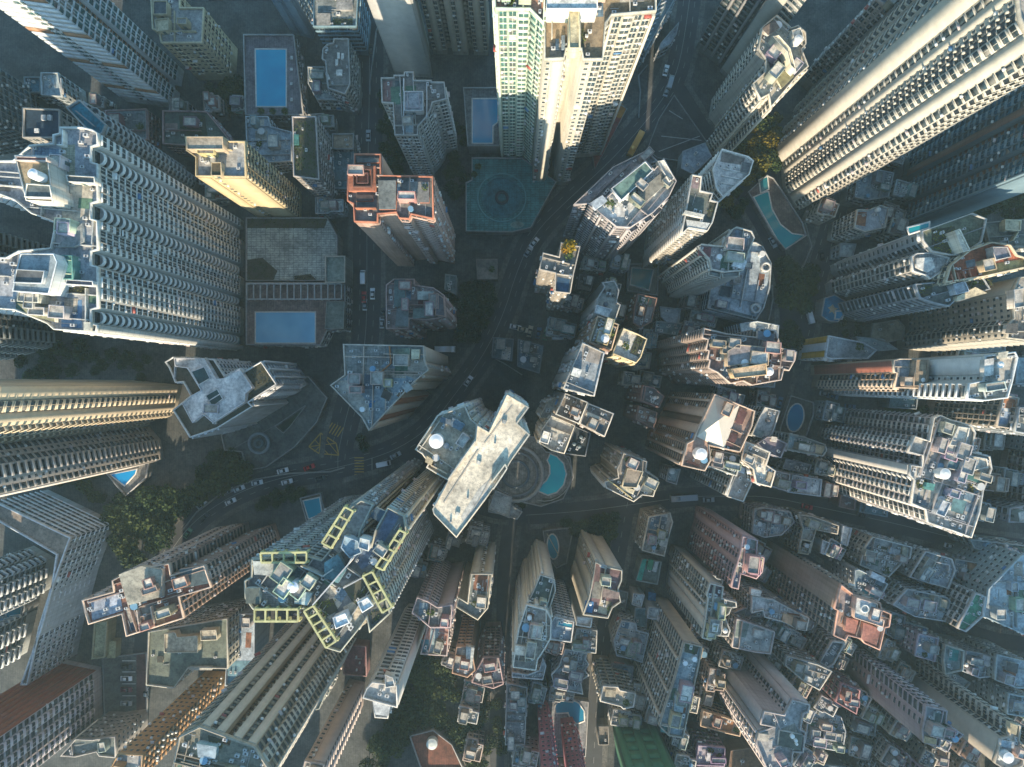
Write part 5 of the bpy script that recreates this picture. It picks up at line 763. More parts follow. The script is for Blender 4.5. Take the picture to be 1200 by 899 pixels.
low('low classroom block with a red sunshade north of the planted terrace', 8, '820,205 845,196 846,208 826,222', (.2,.22,.22), '', deck=(.12,.14,.13), dens=.4)
# L-shaped turquoise pool under the great white tower
terrace('curved turquoise pool terrace at the foot of the great white tower', 3, '876,226 898,206 906,210 918,228 940,262 944,276 920,294 905,276', (.20,.16,.15), H=[('w','884,232 898,226 900,226 904,246 914,264 928,275 943,277 920,292 912,282 896,254',(.01,.26,.28)),('w','890,212 899,208 900,222 892,226',(.02,.16,.2))])
terrace('pool deck with an oval blue pool left of the lilac tower', 3, '926,464 953,472 953,486 944,512 912,512 914,500', (.12,.12,.11), H=[('w',' '.join('%g,%g'%q for q in el(932,490,9,16,12,20)),(.01,.20,.36))])
terrace('round stepped podium with crescent turquoise pool right of the cream slab', 6, '592,510 626,512 640,530 652,530 668,536 672,560 660,585 634,594 600,586 580,570', (.30,.29,.27), H=[('c',604,556,34,1.0,(.34,.33,.30),4),('c',604,556,27,.8,(.16,.17,.18),3),('c',604,556,17,.7,(.10,.13,.15),3),('w','645,533 652,536 660,544 663,556 660,568 652,577 642,580 632,576 634,570 641,564 645,556 645,546 642,540',(.01,.42,.46)),('l','646.3,525.1 654.0,528.3 660.6,533.4 665.7,540.0 668.9,547.7 670.0,556.0 668.9,564.3 665.7,572.0 660.6,578.6 654.0,583.7 646.3,586.9 638.0,588.0 629.7,586.9',.7,(.42,.41,.37)),('g','636,584 645,585 657,580 664,572 668,576 658,586 644,590 634,590')])
terrace('blue rectangular pool deck beside the left wing of the winged tower', 3, '352,584 376,578 382,604 360,612', (.16,.12,.08), H=[('w','356,588 374,584 377,602 362,608',(.01,.24,.32))])
terrace('play area with an oval teal pool between the white crown and plum roofed towers', 3, '636,622 672,618 664,660 652,666 640,650', (.16,.17,.18), H=[('w',' '.join('%g,%g'%q for q in el(648,641,6,14,-4,18)),(.01,.2,.26)),('l','641,626 655,652',.5,(.5,.45,.3))])
terrace('red and orange sports court beside the top road', 1, '697,200 735,128 720,118 692,172', (.20,.05,.04), H=[('m',' '.join('%g,%g'%q for q in el(726,130,7,9)),(.36,.15,.03))], dk=0, par=.2)
terrace('dark triangular school yard with painted lines beside the top road', 1, '790,112 828,166 815,192 770,186 758,176 772,140', (.07,.07,.075), H=[('l','775,160 822,165',.06,(.4,.4,.4)),('l','772,178 820,160',.06,(.4,.4,.4)),('l','784,130 800,140',.06,(.4,.4,.4))], dk=0, par=.3)
terrace('brick red garden platform with a white dome among the trees at the bottom', 5, '480,862 508,855 530,872 545,905 495,905', (.24,.09,.06), H=[('t',506,873,6.5,2.5,(.55,.60,.56))], dk=1)
terrace('parking deck with marked bays left of the brown office', 1, '120,772 172,765 172,835 122,838', (.10,.11,.11), H=[('l','143,775 159,775',.05,(.5,.5,.5)),('l','143,788 159,788',.05,(.5,.5,.5)),('l','143,802 159,802',.05,(.5,.5,.5)),('l','143,816 159,816',.05,(.5,.5,.5)),('m','160,768 171,767 171,833 160,834',(.12,.06,.06))], dk=0, par=.2)

# ---------------------------------------------------------------- small houses that fill the blocks between the named ones
def infill(poly, n, deg, seed, zs=(8, 20)):
    rnd = random.Random(seed); p = [tuple(map(float, q.split(','))) for q in poly.split()]; xs = [q[0] for q in p]; ys = [q[1] for q in p]; done = 0
    cols = [('grey', (.34,.36,.37)), ('charcoal', (.14,.16,.17)), ('pale blue', (.42,.49,.54)), ('pale grey', (.45,.46,.46)), ('brown', (.20,.16,.13)), ('white', (.50,.51,.51)), ('teal', (.08,.20,.20)), ('beige', (.36,.33,.27)), ('rusty', (.24,.13,.08)), ('slate blue', (.13,.18,.23))]
    for _ in range(n*160):
        if done >= n: break
        z = rnd.uniform(*zs); u, v = rnd.uniform(min(xs), max(xs)), rnd.uniform(min(ys), max(ys))
        if not inside(u, v, p): continue
        x, y = P(u, v, z); a, b = rnd.uniform(5.5, 11), rnd.uniform(5, 9); t = R(-deg+rnd.uniform(-4, 4)); c, s = math.cos(t), math.sin(t)
        r = [(x+c*i*a/2-s*j*b/2, y+s*i*a/2+c*j*b/2) for i, j in ((-1,-1),(-.1,-1),(0,-.8),(1,-.8),(1,.7),(.3,.7),(.25,1),(-1,1))]
        if any(math.hypot(x-q[0][0], y-q[0][1]) < 90 and (inside(x, y, q) or any(inside(*k, q) for k in r) or any(inside(*k, r) for k in q)) for q in REG): continue
        if any(math.dist((x, y), q[:2]) < w/2+max(a, b)/2+.5 for pth, w in RP for q in pth): continue
        nb = min(((math.dist((x, y), nx[:2]), nx) for nx in NAMED), key=lambda q: q[0])[1]
        dx, dy = x-nb[0], y-nb[1]; side = ('right of' if dx > 0 else 'left of') if abs(dx) > abs(dy) else ('above' if dy > 0 else 'below')
        order = cols[:]; rnd.shuffle(order); short = nb[2]
        for cn, cc in order:
            lab = 'small %s roof just %s the %s' % (cn, side, short)
            if lab not in USED and len(lab.split()) <= 16: break
        else: continue
        USED.add(lab); done += 1; k = F/(CAMZ-z); q = ' '.join('%.2f,%.2f' % (CU+i*k, CV-j*k) for i, j in r)
        low(lab, z, q, rnd.choice([(.34,.34,.33),(.26,.25,.24),(.38,.35,.30),(.28,.31,.33),(.32,.25,.22)]), rnd.choice(['bw', 'v', 'b', 'wb']), deck=cc, dens=2.0)
NAMED = []
for o in list(bpy.data.objects):
    if o.get('label') and o.type == 'EMPTY':
        w = o['label'].split(); cut = next((i for i, x in enumerate(w) if i > 3 and x in ('with','behind','right','left','below','above','at','between','cut','beside','near','under','in','by','the','of','and','under','standing','inside','filling','among','tucked','leaning','squeezed','next','to','topped','for')), len(w))
        w = w[:min(cut, 9)]
        while w and w[-1] in ('a', 'the', 'of', 'with', 'and', 'in', 'on', 'at', 'by', 'to', 'from'): w.pop()
        NAMED.append((o.location.x, o.location.y, ' '.join(w)))
USED = set()
from collections import Counter
_c = Counter(q[2] for q in NAMED); NAMED = [q for q in NAMED if _c[q[2]] == 1]
RP = [([(q[0], q[1]) for q in dense(smooth(pts(s)), 4)], w) for nm, s, w, mk in ROADS]
infill('860,590 1000,610 1200,660 1260,700 1260,920 900,920 880,780 860,700', 130, 28, 1)
infill('600,640 760,600 870,720 860,920 600,920', 44, 12, 2)
infill('700,300 830,310 860,470 760,470 640,380', 16, 12, 3, (6, 16))
infill('880,440 980,470 980,580 880,580', 10, 12, 4, (6, 14))
infill('1040,400 1220,380 1220,660 1160,640 1120,470 1050,470', 14, 10, 5, (8, 24))
infill('960,150 1080,170 1060,330 960,370', 8, 20, 6, (6, 14))
infill('480,640 600,620 610,900 560,900', 12, 15, 7, (6, 16))
infill('110,120 300,120 300,250 240,240 150,170', 7, 0, 8, (6, 12))
infill('360,90 440,90 440,280 390,280', 5, 0, 9, (5, 10))

# unseen towers added below the picture's lower edge to block slits of sunlight
for (u, w, z, c, t) in ((335, 58, 92, (.40,.37,.32), 'beige sun-blocking tower added just below the picture under the olive brown slab'), (470, 52, 88, (.36,.34,.33), 'grey sun-blocking tower added just below the picture under the wooded slope'), (604, 50, 98, (.42,.40,.36), 'pale sun-blocking tower added just below the picture under the pink slabs'), (745, 56, 104, (.38,.33,.28), 'tan sun-blocking tower added just below the picture under the green netting'), (872, 50, 92, (.40,.38,.37), 'light grey sun-blocking tower added just below the picture under the mauve double tower'), (990, 54, 96, (.36,.30,.27), 'brown sun-blocking tower added just below the picture under the white and grey roof rooms'), (1112, 52, 96, (.41,.38,.34), 'cream sun-blocking tower added just below the picture under the purple slab'), (1236, 50, 90, (.36,.37,.38), 'cool grey sun-blocking tower added just below the picture at its right hand corner')):
    B(t, z, '%d,945 %d,938 %d,950 %d,985 %d,994 %d,982' % (u-w//2, u, u+w//2, u+w//2, u, u-w//2), c, 'wydyw', base=True)
# ---------------------------------------------------------------- ground, roads, kerbs and markings
def asphalt():
    m, n, l, b = principled('asphalt'); v = pos(n, l)
    a = ramp(n, l, noise(n, l, v, .12, 6, .7), .3, .7, (.7, .7, .7), (1.35, 1.35, 1.35)); s = ramp(n, l, noise(n, l, v, 2.5, 6, .8), .3, .7, (.8, .8, .8), (1.2, 1.2, 1.2))
    l.new(mul(n, l, mul(n, l, rgb(n, (.045, .047, .05)), a), s), b.inputs['Base Color']); b.inputs['Roughness'].default_value = .8; return m
gm = MB(); gm.quad((-3000, -3000, 0), (3000, -3000, 0), (3000, 3000, 0), (-3000, 3000, 0)); g = gm.obj('ground', [deck_mat((.10, .108, .11), 1)], None, 'structure')
asph = asphalt(); paint = plain('road_paint', (.28, .28, .27), .6, 0, .3, 3); ypaint = plain('yellow_road_paint', (.42, .26, .04), .6, 0, .3, 3); pave = deck_mat((.17, .17, .165), 1)
def strip(p, w0, w1, z):          # band between lateral offsets w0 and w1 of a path
    out = []
    for i, q in enumerate(p):
        a = p[max(0, i-1)]; b = p[min(len(p)-1, i+1)]; dx, dy = b[0]-a[0], b[1]-a[1]; L = math.hypot(dx, dy) or 1; nx, ny = -dy/L, dx/L
        out.append(((q[0]+nx*w0, q[1]+ny*w0), (q[0]+nx*w1, q[1]+ny*w1)))
    return out
def along(p, step):
    d = 0; nxt = 0; res = []
    for i in range(len(p)-1):
        L = math.hypot(p[i+1][0]-p[i][0], p[i+1][1]-p[i][1])
        while nxt <= d+L and L > 0:
            f = (nxt-d)/L; res.append((p[i][0]+(p[i+1][0]-p[i][0])*f, p[i][1]+(p[i+1][1]-p[i][1])*f, math.atan2(p[i+1][1]-p[i][1], p[i+1][0]-p[i][0]))); nxt += step
        d += L
    return res
paths = []
for ri, (nm, s, w, mark) in enumerate(ROADS):
    p = smooth(pts(s)); paths.append((p, w)); z = .02+.004*ri
    mb = MB(); st = strip(p, -w/2, w/2, z)
    for i in range(len(st)-1): mb.quad((*st[i][0], z), (*st[i+1][0], z), (*st[i+1][1], z), (*st[i][1], z))
    for i in range(0): pass
    mb.obj('road', [asph], None, 'structure')
for ri, (p, w) in enumerate(paths):
    for sg in (-1, 1):
        mb = MB(); q = strip(p, sg*w/2, sg*(w/2+2.0), 0); z = .13+.003*ri
        for i in range(len(q)-1):
            m = ((q[i][0][0]+q[i][1][0])/2, (q[i][0][1]+q[i][1][1])/2)
            if any(rj != ri and min(math.hypot(m[0]-c[0], m[1]-c[1]) for c in pj) < wj/2+1.5 for rj, (pj, wj) in enumerate(paths)): continue
            a, b, c, d = q[i][0], q[i+1][0], q[i+1][1], q[i][1]; t = [a, b, c, d] if sg < 0 else [a, b, c, d]
            mb.prism(t, 0, z, 0)
        mb.obj('pavement', [pave], None, 'structure')
    if ROADS[ri][3]:
        mb = MB(); z = .085
        if ri in (0, 1, 4):
            st = strip(p, -.09, .09, z)
            for i in range(len(st)-1): mb.quad((*st[i][0], z), (*st[i+1][0], z), (*st[i+1][1], z), (*st[i][1], z))
        for off in ((-w/4, w/4) if w > 8 else (0,)):
            for x, y, a in along(p, 6):
                nx, ny = -math.sin(a), math.cos(a); cx, cy = x+nx*off, y+ny*off; dx, dy = math.cos(a)*1.2, math.sin(a)*1.2
                mb.quad((cx-dx-nx*.07, cy-dy-ny*.07, z+.004), (cx+dx-nx*.07, cy+dy-ny*.07, z+.004), (cx+dx+nx*.07, cy+dy+ny*.07, z+.004), (cx-dx+nx*.07, cy-dy+ny*.07, z+.004))
        mb.obj('lane_marking', [paint], None, 'structure')
def stripes(u, v, n, du, dv, lu, lv, w, mat, name):
    mb = MB()
    for i in range(n):
        a = P(u+du*i-lu/2, v+dv*i-lv/2); b = P(u+du*i+lu/2, v+dv*i+lv/2); mb.bar(a, b, w, .08, .095)
    mb.obj(name, [mat], None, 'structure')
stripes(421, 537, 7, 0, 3.3, 11, 0, .42, ypaint, 'crossing_stripes')
stripes(383, 500, 6, 3.2, 1.4, -7, 11, .42, ypaint, 'crossing_stripes')
stripes(436, 545, 1, 0, 0, 0, 16, .3, paint, 'stop_line')
mb = MB(); bx = [(362,524),(376,508),(394,520),(397,534),(374,532)]
for i in range(5): mb.bar(P(*bx[i]), P(*bx[(i+1) % 5]), .45, .08, .097+.001*i)
for a, b in (((362,524),(394,520)),((376,508),(374,532)),((376,508),(397,534)),((369,516),(385,533)),((385,514),(368,530))): mb.bar(P(*a), P(*b), .3, .08, .0965+.002*(a[0] % 3))
mb.obj('box_junction', [ypaint], None, 'structure')
# retaining walls and footbridge
def wall_line(label, s, h, w, c, cat='wall', name='retaining_wall', z0=0):
    p = pts(s); mb = MB()
    for i in range(len(p)-1): mb.bar(p[i], p[i+1], w, z0, z0+h+.003*i)
    o = mb.obj(name, [wall_mat(c, 50.)]); o['label'] = label; o['category'] = cat
wall_line('pale curved retaining wall along the lower side of the winding road', '215,622 232,600 262,577 300,562 340,555 388,553 405,548', 1.3, .5, (.42,.41,.38))
wall_line('thin concrete footbridge running below the cream slab', '503,637 530,634 553,629 574,624', 4.5, 1.6, (.30,.29,.26), 'footbridge', 'footbridge')
wall_line('long low wall beside the right hand road', '942,262 950,290 938,318', 1.2, .4, (.42,.42,.40))
wall_line('pale wall beside the dark road near the bend', '612,440 590,426 578,420', 1.6, .4, (.45,.45,.44))
wall_line('curved parapet of the slip road right of the grey podium', '898,320 901,335 896,352 904,335 905,352 900,376', 1.0, .35, (.45,.45,.43))
wall_line('light ramp wall along the top road', '758,78 748,90 750,110 748,140', 1.2, .4, (.34,.36,.37))
wall_line('white railing wall between the dark road and the left court', '452,5 441,40 434,100 434,112', 1.2, .35, (.42,.44,.45))
# ---------------------------------------------------------------- vehicles
def make_car(kind, col):
    L, Wd, Hh = {'car': (4.5, 1.8, 1.45), 'van': (5.6, 2.0, 2.3), 'bus': (10.5, 2.5, 3.6), 'truck': (8.0, 2.4, 3.0)}[kind]
    paintm = plain('car_paint', col, .3, .1, .03); gl = glass_mat((.012, .016, .02)); rub = plain('rubber', (.02, .02, .02)); lamp = plain('lamp_lens', (.6, .58, .5), .2)
    body = MB(); x0, x1, y = -L/2, L/2, Wd/2
    if kind == 'car': prof = [(x0, .3), (x1, .3), (x1, .72), (x1-.25, .86), (x0+.1, .95), (x0, .8)]; cab = [(x0+.55, .9), (x1-1.25, .86), (x1-1.95, Hh), (x0+1.15, Hh)]
    elif kind == 'van': prof = [(x0, .35), (x1, .35), (x1, 1.1), (x1-.5, 1.25), (x1-1.1, 2.2), (x1-1.4, Hh), (x0+.1, Hh), (x0, 2.1)]; cab = None
    elif kind == 'bus': prof = [(x0, .35), (x1, .35), (x1, 3.3), (x1-.3, Hh), (x0+.1, Hh), (x0, 3.4)]; cab = None
    else: prof = [(x0, .9), (x1-2.1, .9), (x1-2.1, Hh), (x0, Hh)]; cab = [(x1-2.0, .4), (x1, .4), (x1, 1.4), (x1-.4, 2.3), (x1-2.0, 2.3)]
    def ext(mb, pr, w, m=0, ins=0):
        n = len(pr); k = w-ins
        v = [(a, -w if b < 1.0 else -k, b) for a, b in pr]+[(a, w if b < 1.0 else k, b) for a, b in pr]
        mb.raw(v, [(i, (i+1) % n, n+(i+1) % n, n+i)[::-1] for i in range(n)], [m]*n); mb.ngon(v[:n], m); mb.ngon(v[n:][::-1], m)
    ext(body, prof, y, 0, .1)
    if kind == 'car':
        glb = MB(); ext(glb, cab, y-.08, 0, .22)
        body.box(x0+1.2, -y+.33, Hh-.02, x1-2.0, y-.33, Hh+.02)
    elif kind == 'truck': ext(body, cab, y-.05, 0); glb = MB(); glb.quad((x1+.01, -y+.2, 1.45), (x1+.01, y-.2, 1.45), (x1-.38, y-.25, 2.2), (x1-.38, -y+.25, 2.2))
    elif kind == 'van': glb = MB(); glb.quad((x1-.49, -y+.15, 1.3), (x1-.49, y-.15, 1.3), (x1-1.05, y-.2, 2.16), (x1-1.05, -y+.2, 2.16))
    else:
        glb = MB(); glb.box(x1-.02, -y+.15, 1.3, x1+.03, y-.15, 3.0)
        for sy in (-1, 1): glb.box(x0+.5, sy*y-.03, 1.6, x1-.5, sy*y+.03, 2.6)
        body.box(x0+1.5, -.7, Hh, x0+3.5, .7, Hh+.25)
    return L, y, body.mesh('body', [paintm]), glb.mesh('window', [gl]), rub, lamp, x0, x1
wheel = MB()
n = 10; v = [(.33*math.cos(2*math.pi*i/n), s, .33*math.sin(2*math.pi*i/n)) for s in (-.11, .11) for i in range(n)]
wheel.raw(v, [(i, (i+1) % n, n+(i+1) % n, n+i)[::-1] for i in range(n)], [0]*n); wheel.ngon(v[:n]); wheel.ngon(v[n:][::-1]); WHM = wheel.mesh('wheel', [plain('rubber', (.02, .02, .02))])
lb = MB(); lb.box(-.04, -.16, -.08, .04, .16, .08); LMM = lb.mesh('headlight', [plain('lamp_lens', (.6, .58, .5), .2)])
_cars = {}
def car(kind, col, u, v, deg, label, z=0.02):
    key = (kind, col); x, y = P(u, v, z)
    if key not in _cars:
        L, hw, bm, gmh, rub, lamp, x0, x1 = make_car(kind, col)
        r = thing({'car': 'parked_car', 'van': 'van', 'bus': 'bus', 'truck': 'truck'}[kind], label, kind, (x, y, z), R(deg), 'vehicles on the roads')
        for nm, me in (('body', bm), ('window', gmh)): o = bpy.data.objects.new(nm, me); COL.objects.link(o); o.parent = r
        for sx in (x0+.9, x1-.9):
            for sy in (-1, 1): o = bpy.data.objects.new('wheel', WHM); COL.objects.link(o); o.parent = r; o.location = (sx, sy*(hw-.1), .33)
        for sy in (-1, 1): o = bpy.data.objects.new('headlight', LMM); COL.objects.link(o); o.parent = r; o.location = (x1-.01, sy*(hw-.3), .62)
        _cars[key] = r
    else:
        r = copy_tree(_cars[key]); r.location = (x, y, z); r.rotation_euler = (0, 0, R(deg)); r['label'] = label
WC = (.72, .72, .72); RC = (.45, .02, .02); DC = (.03, .035, .04); SC = (.35, .38, .4); BC = (.05, .12, .22); GC = (.05, .16, .10); TAN = (.5, .42, .3)
for c in [('van', WC, 426, 326, 90, 'white van on the left carriageway above the red car'), ('car', WC, 437, 345, 90, 'white car in the right lane level with the pergola'), ('car', RC, 427, 349, 90, 'red car just behind the white van on the straight road'), ('car', SC, 428, 358, 90, 'silver car following the red car on the straight road'),
 ('car', DC, 449, 368, 90, 'dark car parked at the kerb left of the pink house block'), ('car', SC, 448, 379, 90, 'grey car parked behind the dark car left of the pink house block'), ('truck', WC, 522, 410, 0, 'white box truck crossing beside the pink house block'), ('car', WC, 549, 447, 55, 'white car rounding the bend above the cream slab'),
 ('van', WC, 450, 544, 12, 'white minibus by the yellow crossing'), ('car', SC, 464, 534, 28, 'silver car ahead of the white minibus'), ('car', WC, 332, 552, 15, 'white car on the winding road above the two taxis'), ('car', RC, 363, 548, 22, 'red taxi near the yellow box junction'), ('car', WC, 337, 565, 15, 'white car on the lower lane of the winding road'),
 ('car', DC, 376, 561, 15, 'black car near the lower kerb of the winding road'), ('car', WC, 302, 566, 10, 'white car at the left end of the junction approach'), ('car', WC, 237, 591, 40, 'white car in the upper lane beside the woods'), ('car', WC, 271, 588, 25, 'white car in the lower lane beside the woods'), ('car', SC, 268, 576, 25, 'silver car near the kerb beside the woods'), ('car', WC, 281, 573, 22, 'white car right of the silver car beside the woods'),
 ('car', DC, 240, 607, 45, 'dark car low on the bend by the salmon tower'), ('car', GC, 221, 625, 55, 'green car farthest down the winding road'), ('bus', (.55, .26, .05), 744, 171, 62, 'orange bus on the top road below the school yard'), ('car', WC, 780, 84, 75, 'white car highest on the top road'), ('van', SC, 785, 98, 75, 'grey van below the highest white car on the top road'), ('car', SC, 781, 108, 70, 'grey car third down the top road'),
 ('car', WC, 626, 285, 50, 'white car where the top road narrows by the round garden'), ('car', SC, 619, 296, 55, 'silver car behind the white one by the round garden'), ('car', WC, 604, 384, -12, 'white car first in the parked row in the shaded lot'), ('car', TAN, 613, 387, -12, 'tan car second in the parked row in the shaded lot'), ('car', TAN, 621, 389, 78, 'tan car turned sideways in the parked row'), ('car', BC, 631, 391, 78, 'blue car near the end of the parked row'), ('car', GC, 639, 393, 78, 'green car last in the parked row'), ('van', WC, 655, 396, 0, 'white van alone in the shaded lot'),
 ('car', BC, 913, 472, 75, 'blue car left of the oval pool'), ('car', SC, 966, 462, -10, 'silver car at the entrance above the oval pool'), ('car', BC, 975, 465, -12, 'dark blue car beside the silver car above the oval pool'), ('car', BC, 995, 477, -6, 'blue car deepest in the driveway above the lilac tower'),
 ('car', DC, 149, 781, 0, 'black car topmost on the parking deck'), ('car', WC, 149, 795, 0, 'white car second on the parking deck'), ('car', (.14, .03, .05), 149, 808, 0, 'maroon car third on the parking deck'), ('car', SC, 149, 824, 0, 'silver car lowest on the parking deck'), ('car', SC, 172, 812, 90, 'silver car standing outside the parking deck'),
 ('car', WC, 1112, 640, -15, 'white car on the main street right of the lilac tower'), ('car', WC, 700, 660, 0, 'white car in the street right of the plum roofed tower'), ('bus', (.30, .33, .36), 800, 583, 4, 'grey bus on the main street below the pyramid tower'), ('car', SC, 830, 586, 2, 'silver car ahead of the grey bus'), ('car', DC, 1010, 604, -14, 'dark car on the main street by the blue roofed house row'), ('car', RC, 945, 594, -14, 'red taxi on the main street'), ('car', SC, 432, 160, 90, 'silver car high on the straight road'), ('car', DC, 435, 60, 90, 'dark car at the top of the straight road'),
 ('car', SC, 905, 285, -60, 'silver car on the road by the curved turquoise pool'), ('car', DC, 962, 300, 100, 'dark car on the right hand road by the little white hut'), ('van', WC, 948, 372, 105, 'white van on the right hand road by the play canopy')]:
    zz = 1.05 if 'parking deck' in c[5] and 'outside' not in c[5] else .03+.004*0+.03
    car(*c, z=zz)
# ---------------------------------------------------------------- trees
def tree_meshes(seed, col, tr=1.0):
    rnd = random.Random(seed); mb = MB(); Rr = 3.6
    lobes = [(0, 0, 5.2, 2.6)]+[(Rr*.62*math.cos(a+rnd.random()*.6), Rr*.62*math.sin(a+rnd.random()*.6), 3.6+rnd.random()*1.9, 1.3+rnd.random()*1.1) for a in [k*6.283/7 for k in range(7)]]
    for x, y, z, r in lobes: leafclump(mb, x, y, z, r, rnd, 85, 0, .8)
    crown = mb.mesh('crown', [leaf_mat(col)])
    tb = MB(); tb.cyl(0, 0, 0, 3.0, .32, 0, 8, None, .2)
    for k in range(4):
        a = k*1.57+rnd.random(); e = Vector((1.7*math.cos(a), 1.7*math.sin(a), 4.6)); s = Vector((0, 0, 2.4)); d = (e-s).normalized(); w = d.orthogonal().normalized()*.12; q = d.cross(w)
        c = [s+w, s+q, s-w, s-q]; f = [e+w*.4, e+q*.4, e-w*.4, e-q*.4]; tb.raw([tuple(i) for i in c+f], [(i, (i+1) % 4, 4+(i+1) % 4, 4+i) for i in range(4)], [0]*4)
    return crown, tb.mesh('trunk', [plain('bark', (.09, .065, .045))])
TM = {'d': [tree_meshes(i, (.030, .052, .024)) for i in range(4)], 'y': [tree_meshes(20+i, (.12, .105, .018)) for i in range(2)], 'g': [tree_meshes(30+i, (.048, .072, .026)) for i in range(2)]}  # the yellow variant has the sunlit look put into its leaf colour
def tree(u, v, r, label, group, kind='d', z=0, rnd=random):
    x, y = P(u, v, z+5); s = r*(CAMZ-z-5)/F/3.9
    for q in REG:
        if inside(x, y, q) or dist_edge(x, y, q) < 1.2*s: return
    t = thing('tree', label, 'tree', (x, y, z), rnd.random()*6.28, group); t.scale = (s, s, s*rnd.uniform(.8, 1.15))
    c, k = rnd.choice(TM[kind]); 
    for nm, me in (('crown', c), ('trunk', k)): o = bpy.data.objects.new(nm, me); COL.objects.link(o); o.parent = t
def grove(poly, n, r0, r1, label, kind='d', seed=1, clear_road=True):
    rnd = random.Random(seed); p = [tuple(map(float, q.split(','))) for q in poly.split()]; xs = [q[0] for q in p]; ys = [q[1] for q in p]; done = []; tries = 0
    while len(done) < n and tries < n*40:
        tries += 1; u, v = rnd.uniform(min(xs), max(xs)), rnd.uniform(min(ys), max(ys)); r = rnd.uniform(r0, r1)
        if not inside(u, v, p) or any(math.hypot(u-a, v-b) < (r+c)*.55 for a, b, c in done): continue
        x, y = P(u, v, 0)
        if clear_road and any(min(math.hypot(x-c[0], y-c[1]) for c in pj) < wj/2+1 for pj, wj in paths): continue
        done.append((u, v, r)); k = kind if isinstance(kind, str) and len(kind) == 1 else rnd.choice(kind); tree(u, v, r, label, 'trees: '+label, k, 0, rnd)
grove('128,600 160,570 210,575 240,560 262,545 292,545 285,562 250,572 225,590 205,612 188,640 160,655 140,652 128,630', 46, 8, 15, 'tree in the dark wood left of the winding road', 'dg', 1)
grove('236,535 262,528 280,540 296,556 262,570 236,575', 12, 7, 12, 'tree in the strip of wood above the winding road', 'dg', 2)
grove('465,842 480,790 500,772 540,780 552,810 560,860 560,905 550,905 530,868 508,850 478,858 450,905 425,905 440,860', 46, 8, 14, 'tree in the wooded slope at the bottom', 'dgd', 3, False)
grove('560,815 596,810 596,905 556,905', 14, 6, 10, 'small tree in the yard right of the wooded slope', 'dg', 4, False)
grove('862,150 915,135 915,200 905,222 880,215 858,235 845,240 880,200', 20, 7, 12, 'tree in the golden lit grove beside the great white tower', 'ygy', 5)
grove('868,215 880,235 868,250 850,262', 5, 6, 9, 'tree between the planted terrace tower and the turquoise pool', 'dg', 6, False)
grove('918,310 948,312 958,335 945,358 922,356', 13, 8, 12, 'tree in the round green clump on the traffic island', 'dg', 7, False)
grove('918,378 935,378 938,402 920,405', 6, 7, 10, 'tree in the clump below the traffic island', 'd', 8, False)
grove('1122,474 1140,470 1170,490 1176,512 1170,530 1155,534 1142,520 1136,496', 24, 8, 12, 'tree in the dense clump right of the lilac tower roof', 'dg', 9, False)
grove('1040,482 1120,476 1124,488 1110,486 1060,486', 12, 5, 8, 'tree in the hedge line above the lilac tower', 'dg', 10, False)
grove('660,606 722,606 722,650 700,640 685,622 664,626', 26, 7, 11, 'tree in the shaded park above the plum roofed tower', 'dg', 11)
grove('640,745 664,742 664,775 645,782', 7, 7, 10, 'tree in the pocket garden beside the clustered roof rooms', 'dg', 12, False)
grove('438,108 462,106 462,128 470,160 470,200 442,195', 18, 7, 10, 'dark tree along the straight road near the slender white tower', 'd', 13)
grove('524,140 542,140 546,215 530,230 524,200', 14, 6, 9, 'dark tree left of the small blue pool terrace', 'd', 14, False)
grove('520,335 590,330 600,365 560,400 540,395', 26, 7, 11, 'tree in the black shaded yard right of the pink house block', 'd', 15)
grove('396,500 412,500 430,520 440,530 405,528', 10, 6, 9, 'tree on the corner plot below the blue mat roof', 'd', 16)
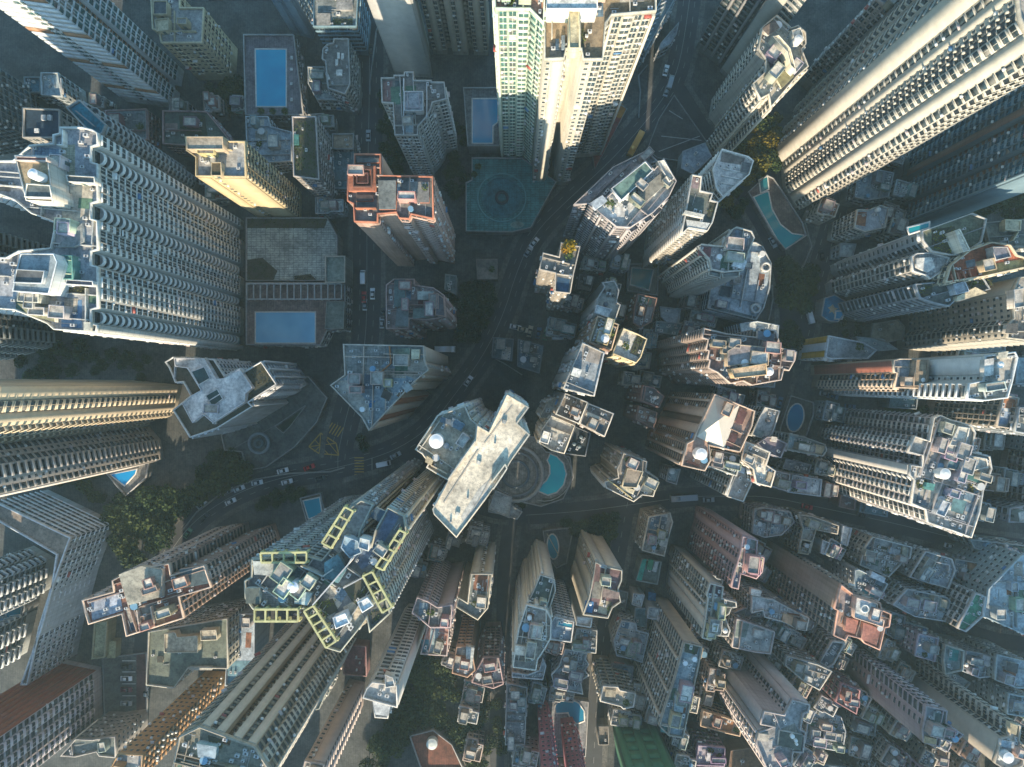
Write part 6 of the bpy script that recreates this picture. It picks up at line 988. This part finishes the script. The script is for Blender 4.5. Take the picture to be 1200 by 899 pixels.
grove('228,84 286,95 286,128 250,130 240,110', 14, 5, 9, 'tree around the small court below the cream block', 'dg', 17, False)
grove('1150,770 1185,790 1178,830 1140,800', 18, 7, 11, 'tree in the dark wooded gap above the wide beige slab', 'd', 18, False)
grove('1080,255 1140,235 1200,225 1200,255 1150,250 1100,262', 18, 7, 11, 'tree in the dark gully below the blue ribbed tower', 'd', 19, False)
grove('1108,690 1125,700 1118,735 1104,740', 5, 5, 8, 'tree behind the grey windowed block', 'd', 20, False)
grove('300,572 352,566 350,590 330,592 300,600', 8, 6, 9, 'tree on the slope below the winding road', 'd', 21)
grove('20,412 100,400 195,425 190,445 60,445 10,440', 22, 6, 10, 'tree in the dark lane between the white slab and the left towers', 'd', 22, False)
grove('870,770 880,760 920,790 905,800 890,785', 6, 5, 8, 'tree in the narrow lane beside the mauve double tower', 'd', 23, False)
grove('985,375 1020,380 1015,392 995,392', 4, 5, 7, 'tree beside the sandy round roof', 'd', 24, False)
grove('40,545 125,552 118,590 80,575', 12, 6, 9, 'tree in the yard left of the triangular pool', 'dg', 25, False)
grove('620,570 634,580 620,600 600,596', 5, 4, 7, 'tree on the rim of the round stepped podium', 'g', 26, False)
grove('1020,748 1045,752 1040,775 1022,770', 5, 6, 9, 'tree below the coral crown tower', 'd', 27, False)
grove('975,850 992,820 1000,845 985,865', 0, 6, 9, 'tree', 'd', 28, False)
# ---------------------------------------------------------------- morning haze in the air between the towers
hz = MB(); hz.box(-700, -700, -1.0, 700, 700, 281.5); ho = hz.obj('haze', [], None, 'stuff')
hm = bpy.data.materials.new('haze_air'); hm.use_nodes = True; hn = hm.node_tree.nodes; hn.remove(hn['Principled BSDF'])
pv = hn.new('ShaderNodeVolumePrincipled'); pv.inputs['Color'].default_value = (.64, .88, .90, 1); pv.inputs['Density'].default_value = .00016; pv.inputs['Anisotropy'].default_value = .1
hm.node_tree.links.new(pv.outputs[0], hn['Material Output'].inputs['Volume']); ho.data.materials.append(hm)
print('WINDOWS as parts', NWIN, 'buildings', NB, 'objects', len(bpy.data.objects))
